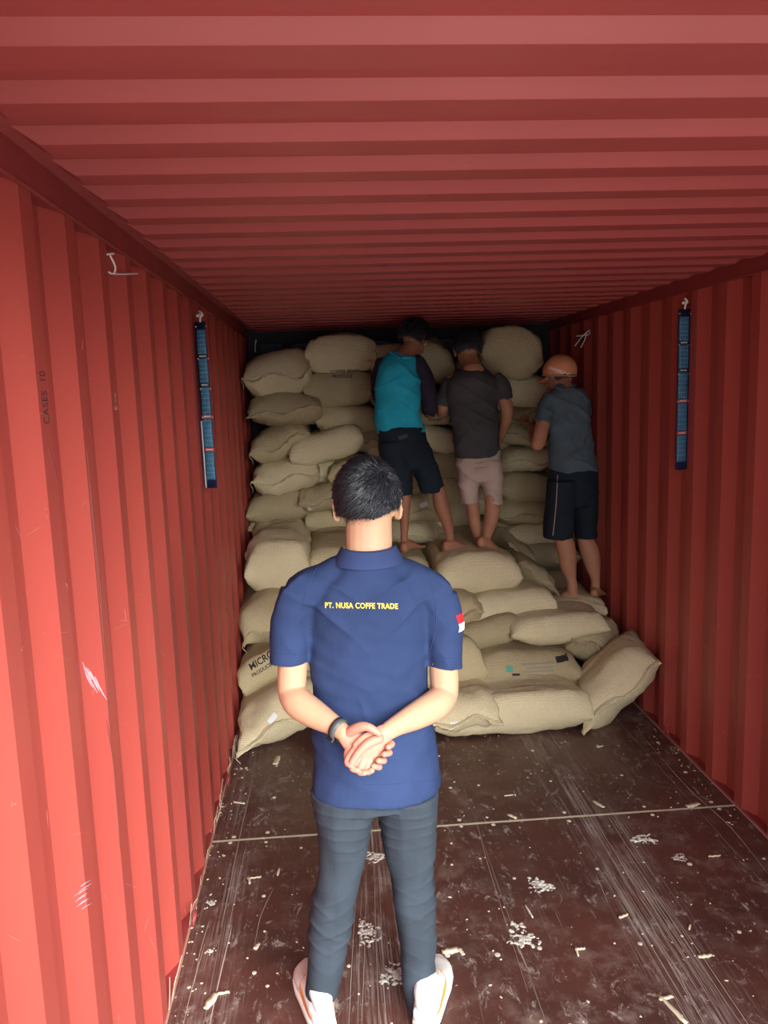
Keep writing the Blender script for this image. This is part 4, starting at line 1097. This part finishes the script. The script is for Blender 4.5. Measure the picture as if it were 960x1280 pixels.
    rows(t, 4.88, [(600, 685, 720), (630, 682, 719), (655, 680, 717), (668, 679, 716), (672, 679, 716)], [.108, .100, .092, .09, .09], n=24)
    rows(t, 4.95, [(600, 710, 747), (630, 715, 747), (655, 718, 746), (668, 719, 745), (672, 719, 745)], [.108, .100, .092, .09, .09], n=24)
    me = fuse(t, .0058, 4); creases(me, .006, 110, .10)
    so = part('shorts', me, BLACKC, root, 'black shorts with a pale side stripe'); tr_ = bvh(so)
    q = []
    for i in range(30):
        u = i/29; px_ = 697*(1-u)+691*u+1.0*math.sin(u*3); py_ = 594*(1-u)+669*u
        d_ = Vector(ray(px_, py_)).normalized(); h_ = tr_.ray_cast(Vector(CAM), d_)
        if h_[0] is not None: q.append(np.array(h_[0])-np.array(d_)*.001)
    if len(q) > 4: link('side_stripe', G().tube(q, .0032, n=6, sub=1).mesh('stripe'), mat('pale_pink_piping', (.42, .26, .24), .7), so)
cap_man()

# ------------------------------------------------------------------ things hung on the walls
BLUEP = mat('blue_printed_pouch', (.035, .15, .27), .55); t_ = NT(BLUEP)
t_.col(t_.mix(t_.rng(t_.noise(t_.coord(), 30, 3), .35, .7), (.03, .13, .24), (.06, .20, .33)))
DKBLUE = mat('dark_blue_backing', (.008, .016, .06), .5)
DOTS = mat('pale_pouch_dots', (.30, .48, .60), .6); REDL = mat('red_pouch_band', (.50, .06, .05), .6)
LTEXT = mat('white_pouch_lettering', (.6, .62, .62), .6); BAND = mat('black_pouch_band', (.01, .014, .025), .6)
TIE = mat('white_plastic_tie', (.80, .80, .78), .4)
def desiccant(label, top, bot, wdir, width, ndir, whiteback):
    """a long flat pouch of cells hung from the rail; wdir runs across its face, ndir out of it"""
    top, bot = np.array(top, float), np.array(bot, float); wd = np.array(wdir, float); wd /= np.linalg.norm(wd)
    nd = np.array(ndir, float); nd /= np.linalg.norm(nd)
    root = thing('desiccant_strip', label, 'desiccant strip', tuple(bot), 'blue strips on the side walls')
    L = top-bot
    def slab(name, u0, u1, v0, v1, n0, n1, m_, parent=root, bulge=0, nu=4, nv=8):
        V = []; F = []
        for s_ in (0, 1):
            for j in range(nv+1):
                for i in range(nu+1):
                    u = u0+(u1-u0)*i/nu; v = v0+(v1-v0)*j/nv
                    b = bulge*math.sin(PI*i/nu)*abs(math.sin(PI*j/nv))**.5 if s_ else 0
                    V.append(bot+L*v+wd*u*width+nd*((n1+b) if s_ else n0))
        k = (nu+1)*(nv+1)
        for j in range(nv):
            for i in range(nu):
                a = j*(nu+1)+i; F.append((k+a, k+a+1, k+a+nu+2, k+a+nu+1)); F.append((a, a+nu+1, a+nu+2, a+1))
        for j in range(nv):
            a = j*(nu+1); F.append((a, k+a, k+a+nu+1, a+nu+1)); b = a+nu; F.append((b, b+nu+1, k+b+nu+1, k+b))
        for i in range(nu):
            F.append((i, i+1, k+i+1, k+i)); q = nv*(nu+1)+i; F.append((q, k+q, k+q+1, q+1))
        return link(name, mesh(name, V, F), m_, parent)
    slab('backing', -.5, .5, 0, 1, -.022, .0, DKBLUE)
    cuts = [(.05, .225, 1), (.245, .425, 2), (.445, .615, 0), (.635, .785, 0), (.80, .955, 0)]
    for i, (a, b, q) in enumerate(cuts):
        c = slab('pouch', -.44, .40, a, b, .0, .004, BLUEP, root, .006)
        g = G()
        for r_ in range(6):
            for k in range(4):
                p = bot+L*(a+(b-a)*(r_+.5)/6)+wd*width*(-.33+.2*k)+nd*.0105
                g.ball(p, .0022, n=6, k=4)
        link('dots', g.mesh('dots'), DOTS, c)
    for i, v in enumerate((.225, .425, .615, .785)):
        bnd = slab('band', -.5, .46, v, v+.02, .0, .010, REDL if i < 2 else BAND)
        g = G()
        for k in range(6): g.add(*ball(bot+L*(v+.010)+wd*width*(-.28+.10*k)+nd*.0105, (.0028, .0018, .004), n=6, k=4))
        link('band_lettering', g.mesh('txt'), LTEXT, bnd)
    if whiteback: slab('white_side_strip', -.62, -.50, 0.0, .41, -.022, .003, mat('white_side_strip', (.55, .58, .62), .6))
    for v in (.43, .60, .78, .97):
        for e_ in (-.46, .48):
            link('rivet', G().ball(bot+L*v+wd*width*e_+nd*.011, .0035, n=8, k=6).mesh('rivet'), LTEXT, root)
    tie = G().tube([top+nd*.004, top+L*.02+nd*.012, top+L*.045+nd*.010+wd*.01, top+L*.06], .0045, n=8)
    tie.tube([top+L*.035-wd*.010, top+L*.040+wd*.012], .008, n=8)
    link('hanging_tie', tie.mesh('tie'), TIE, root)
desiccant('blue desiccant strip hanging on the right wall, with two red bands', at(856, 386, 3.86), at(851.5, 587, 3.86), (1, .25, 0), .066, (-.25, -1, 0), False)
desiccant('blue desiccant strip hanging on the left wall, with a white lower edge', at(250, 402, 3.78), at(265, 610, 3.74), (1, -.30, 0), .052, (.30, -1, 0), True)
def tie_thing(label, lines, r=.0035, m_=TIE, nm='cable_tie', cat='cable tie'):
    g = G()
    for L_ in lines: g.tube([at(*q) for q in L_], r, n=7, sub=3)
    o = link(nm, g.mesh(nm), m_); return tag(o, label, cat)
tie_thing('white plastic tie poking out level from the left wall under the roof rail', [[(136, 340, 2.36), (140, 342, 2.38), (155, 342.5, 2.50), (172, 342, 2.66)], [(143, 341, 2.38), (144, 333, 2.36), (138, 320, 2.34)], [(134, 318, 2.335), (142, 317, 2.36)]], .0028)
tie_thing('pale plastic tie with dangling ends in the far upper corner of the right wall', [[(737, 413, 5.42), (730, 418, 5.40), (722, 428, 5.36), (719, 432, 5.34)], [(734, 414, 5.42), (731, 424, 5.38), (726, 434, 5.36)], [(736, 411, 5.44), (737, 417, 5.40), (733, 419, 5.40), (721, 420, 5.36)]], .0045)
tie_thing('small pale tie end on the dark header above the orange cap', [[(690, 415, 6.335), (692, 422, 6.33), (692, 431, 6.33)]], .005)
tie_thing('small pale tie end in the far upper corner of the left wall', [[(320, 425, 6.335), (319, 432, 6.33), (319, 440, 6.33)]], .005)
for x0, y0, lab in ((.012, 1.95, 'nearest lashing ring low on the left wall'), (.012, 2.70, 'middle lashing ring low on the left wall'), (.012, 3.75, 'farthest lashing ring low on the left wall, near the sacks'), (W-.012, 3.98, 'lashing ring low on the right wall near the corner sack')):
    s_ = 1 if x0 < 1 else -1; q = []
    for a in np.linspace(0, 2*PI, 17): q.append((x0+s_*(.004+.010*math.sin(a/2)), y0+.026*math.sin(a), .045-.026*math.cos(a)))
    tag(link('lashing_ring', G().tube(q, .0045, n=8, sub=1).mesh('ring'), RAIL), lab, 'ring', 'lashing rings')

# ------------------------------------------------------------------ litter on the floor
CHIP = mat('pale_wood_splinter', (.62, .54, .40), .85); LUMP = mat('dried_pale_plaster', (.60, .60, .55), .95)
t_ = NT(LUMP); t_.col(t_.mix(t_.rng(t_.noise(t_.coord(), 70, 4), .38, .62), (.32, .30, .27), (.72, .72, .66)))
def lump(px, py, r, label, seed, st=1.5):
    c = atz(px, py, 0); rs = np.random.RandomState(seed); g = G()
    for k in range(90):
        a = rs.uniform(0, 6.28); d_ = r*rs.uniform(0, 1)**.8*(1+.25*math.sin(a*3+seed))
        q = r*rs.uniform(.05, .20); g.ball((c[0]+d_*math.cos(a)*1.15, c[1]+d_*math.sin(a)*st*.7, q*.08), (q*1.3, q, q*.22), Matrix.Rotation(rs.uniform(0, 3), 3, 'Z'), n=9, k=6)
    me = fuse(g, .0022, 1); displace(me, lambda p: .0022*snoise(p, .009, seed, 3))
    tag(link('plaster_lump', me, LUMP), label, 'debris')
lump(468, 1071, .045, 'crushed pale lump on the floor between the dark trouser legs', 1, 1.2)
lump(675, 1107, .045, 'crushed grey lump on the floor, right of the right knee', 2)
lump(653, 1171, .048, 'largest crushed pale lump on the floor, right of the right sneaker', 3, 2.0)
lump(805, 1049, .042, 'flat grey lump just before the floor seam on the right', 4)
lump(849, 1072, .026, 'small smudge of crumbs on the right side of the floor', 5)
lump(264, 1128, .018, 'small white crumb near the left edge of the floor', 6)
lump(262, 1189, .018, 'small white crumb beside the long scratch on the left', 7)
lump(462, 1165, .040, 'scattered crumbs between the trouser legs at calf height', 8, 2.6)
lump(495, 1218, .045, 'scattered crumbs just left of the right sneaker', 9, 2.0)
def chip(px, py, l, w_, rot, label, seed, L2=None):
    c = atz(px, py, 0); rs = np.random.RandomState(seed); V = []; F = []
    def strip(x, y, l, w_, rot):
        k = len(V); n = 6; ca, sa = math.cos(rot), math.sin(rot)
        for i in range(n+1):
            u = (i/n-.5)*l; ww = w_*(.55+.45*math.sin(PI*(i+.6)/(n+1.2)))*rs.uniform(.7, 1.1)
            for v, z in ((-ww/2, .0005), (-ww/2, .004), (ww/2, .0045), (ww/2, .0005)):
                z_ = z+.003*math.sin(i*1.3+seed)**2; V.append((c[0]+x+ca*u-sa*v, c[1]+y+sa*u+ca*v, z_))
        for i in range(n):
            for j in range(4): F.append((k+i*4+j, k+i*4+(j+1) % 4, k+i*4+4+(j+1) % 4, k+i*4+4+j))
        F.append((k+3, k+2, k+1, k)); F.append((k+n*4, k+n*4+1, k+n*4+2, k+n*4+3))
    strip(0, 0, l, w_, rot)
    if L2: strip(*L2)
    tag(link('wood_chip', mesh('chip', V, F), CHIP), label, 'wood chip')
chip(346, 951, .10, .040, 1.45, 'flat tan cardboard scrap beside the bottom left sack', 1)
chip(748, 1006, .07, .022, 2.0, 'upright pale splinter on the floor seam right of centre', 2)
chip(640, 1021, .05, .020, 2.2, 'pale splinter on the floor seam behind the right knee', 3)
chip(866, 1007, .07, .030, .3, 'broad pale chip lying over the right end of the floor seam', 4)
chip(563, 1189, .06, .035, .1, 'broken pale chip right of the right trouser hem', 5, (.035, -.01, .04, .018, 1.9))
chip(321, 1184, .030, .020, 1.2, 'small square pale chip left of the left sneaker', 6)
chip(881, 1196, .05, .018, .1, 'pale chip in the scuffed track on the right', 7)
chip(840, 1262, .13, .016, 1.85, 'long jagged splinter near the bottom right', 8, (.0, .045, .05, .016, .2))
chip(725, 1187, .035, .015, 0, 'right-angled pale splinter in the middle of the right floor', 9, (-.015, -.012, .045, .009, 1.5))
chip(661, 1140, .075, .008, 1.7, 'thin curved splinter above the largest pale lump', 10)
chip(264, 1252, .075, .030, 1.2, 'pale torn chip at the lower left edge of the floor', 11, (.03, .03, .05, .014, .1))
chip(318, 1098, .055, .010, .1, 'right-angled splinter on the left floor', 12, (-.018, -.015, .05, .010, 1.7))
chip(348, 1091, .045, .009, 1.5, 'short pale splinter left of the left knee', 13)
chip(299, 1004, .06, .016, -.4, 'bent pale scrap near the left wall before the seam', 14)
chip(636, 995, .045, .008, .1, 'thin pale splinter behind the floor seam in the middle', 15, (.03, 0, .02, .008, 1.5))
chip(893, 1071, .05, .009, 0, 'thin pale splinter on the right floor', 16)
chip(750, 934, .04, .012, .3, 'pale curl just before the bottom right corner sack', 17)
chip(862, 1160, .03, .008, 1.0, 'tiny pale sliver below the right end of the seam', 18)
chip(779, 1146, .04, .016, .4, 'small ragged chip in the middle of the right floor', 19)
rs = np.random.RandomState(12); g = G()
for k in range(420):
    x, y = rs.uniform(.05, 2.3), rs.uniform(1.6, 4.2)
    if rs.random() < .35: x = rs.choice([.04, 2.3])+rs.normal()*.03
    x = min(max(x, .01), 2.34); r_ = rs.uniform(.0015, .0042)
    g.ball((x, y, r_*.4), (r_*rs.uniform(.8, 2.0), r_*rs.uniform(.8, 2.2), r_*.5), Matrix.Rotation(rs.uniform(0, 3), 3, 'Z'), n=6, k=4)
tag(link('floor_crumbs', g.mesh('crumbs'), CHIP), 'fine pale crumbs and dust scattered over the brown floor', 'crumbs', None, 'stuff')
# loose straw fibres standing along the foot of the left wall
rs = np.random.RandomState(3); g = G()
for k in range(46):
    y = 1.3+rs.uniform(0, 1)**.8*2.9; a = rs.uniform(-.9, .9); l = rs.uniform(.03, .12); z = rs.uniform(.012, .05)
    p = np.array([.008, y, z]); q = p+np.array([rs.uniform(0, .02), l*math.sin(a), l*math.cos(a)*.8])
    g.tube([p, (p+q)/2+rs.normal(size=3)*.006, q], .0009, n=4, sub=2)
tag(link('jute_fibres', g.mesh('fibres'), ROPE), 'loose pale jute fibres along the foot of the left wall', 'fibres', None, 'stuff')

# ------------------------------------------------------------------ scuffs on the walls and drag marks on the floor
SCUFF = mat('pale_scuff', (.52, .20, .18), .7); SCUFF2 = mat('bluish_white_scuff', (.52, .34, .40), .6); DRAG = mat('pale_drag_mark', (.40, .34, .29), .8); DARKS = mat('dark_scrape', (.16, .035, .03), .6)
def strokes(owner, name, L_, m_, r=.0012):
    tr_ = bvh(owner); g = G()
    for pts, rr in L_:
        q = []
        for x, y in catmull(pts, 5):
            d_ = Vector(ray(x, y)).normalized(); h_ = tr_.ray_cast(Vector(CAM), d_)
            if h_[0] is not None: q.append(np.array(h_[0])-np.array(d_)*.0004)
        if len(q) > 2:
            V, F = tube(q, [r*rr*(.3+.7*math.sin(PI*(i+.5)/len(q))) for i in range(len(q))], n=5, sub=1)
            g.add(V, F)
    if g.v: link(name, g.mesh(name), m_, owner)
rs = np.random.RandomState(8); L_ = []
for k in range(13):
    x, y = 104+k*1.3+rs.normal()*1.2, 830+k*1.6+rs.normal()*3; l = rs.uniform(14, 30)
    L_.append(([(x, y), (x+l*.22, y+l*.5), (x+l*.5, y+l)], rs.uniform(.6, 1.6)))
for k in range(10):
    x, y = 92+rs.uniform(0, 12), 1100+k*3.2; L_.append(([(x, y+8), (x+7, y+3), (x+13, y)], rs.uniform(.4, 1.0)))
strokes(tw, 'scuff_mark', L_, SCUFF2)
L_ = []
for k in range(60):
    x = rs.uniform(5, 290); lo = 250+x*.62; y = rs.uniform(max(lo, 420), 1270 if x < 200 else 1280-(x-200)*3.6); a = rs.normal()*.9+1.2; l = rs.uniform(4, 22)
    L_.append(([(x, y), (x+l*.5*math.cos(a), y+l*.5*math.sin(a)), (x+l*math.cos(a)+rs.normal(), y+l*math.sin(a))], rs.uniform(.2, .5)))
strokes(tw, 'scratch_mark', L_, SCUFF)
L_ = [([(108, 560), (118, 660), (127, 760), (136, 900)], .9), ([(111, 600), (122, 720), (131, 820)], .7), ([(133, 900), (142, 960), (150, 1060)], .9), ([(60, 560), (66, 580), (72, 600)], .9)]
strokes(tw, 'dark_scrape', L_, DARKS, .0022)
L_ = []
for k in range(40):
    x = rs.uniform(790, 955); y = rs.uniform(420, 800+(x-790)*1.2); a = rs.normal()*.8+1.5; l = rs.uniform(2, 9)
    L_.append(([(x, y), (x+l*.5*math.cos(a), y+l*.5*math.sin(a)), (x+l*math.cos(a), y+l*math.sin(a))], rs.uniform(.5, 1.2)))
strokes(bpy.data.objects['wall_right'], 'scratch_mark', L_, SCUFF)
L_ = [([(316, 975), (301, 1040), (287, 1110), (276, 1160)], 1.0), ([(290, 1158), (276, 1215), (262, 1280)], 1.7), ([(311, 1040), (296, 1110), (281, 1185)], .8), ([(342, 1110), (326, 1145), (318, 1183)], .7),
      ([(256, 1180), (240, 1235), (229, 1280)], .9), ([(262, 1150), (250, 1190), (243, 1230)], .7), ([(799, 915), (860, 985), (914, 1035), (960, 1092)], .9), ([(745, 1093), (752, 1110), (760, 1128)], .8),
      ([(838, 1195), (860, 1240), (880, 1280)], .9), ([(784, 1120), (812, 1165), (850, 1225)], .8), ([(640, 1170), (650, 1190), (659, 1210)], 1.2), ([(458, 1090), (456, 1180), (452, 1280)], .8), ([(468, 1095), (470, 1180), (474, 1280)], .8),
      ([(445, 1120), (440, 1200), (436, 1280)], .8), ([(452, 1110), (449, 1200), (447, 1280)], .6), ([(474, 1100), (478, 1190), (482, 1280)], .6), ([(595, 1020), (604, 1060), (625, 1130), (660, 1240)], .6)]
for k in range(46):
    t0 = rs.uniform(0, .8); off = rs.normal()*.055; y0 = 2.0+(1-t0)*1.8; l = rs.uniform(.15, .9); x0 = 1.67+off
    pts = []
    for u in (0, .5, 1):
        P_ = np.array([x0+rs.normal()*.003, y0-l*u, 0])-CAM; zc = P_@_F; pts.append((480+FPX*(P_@_R2)/zc, 640-FPX*(P_@_U2)/zc))
    L_.append((pts, rs.uniform(.3, 1.0)))
strokes(floor, 'drag_mark', L_, DRAG, .0014)
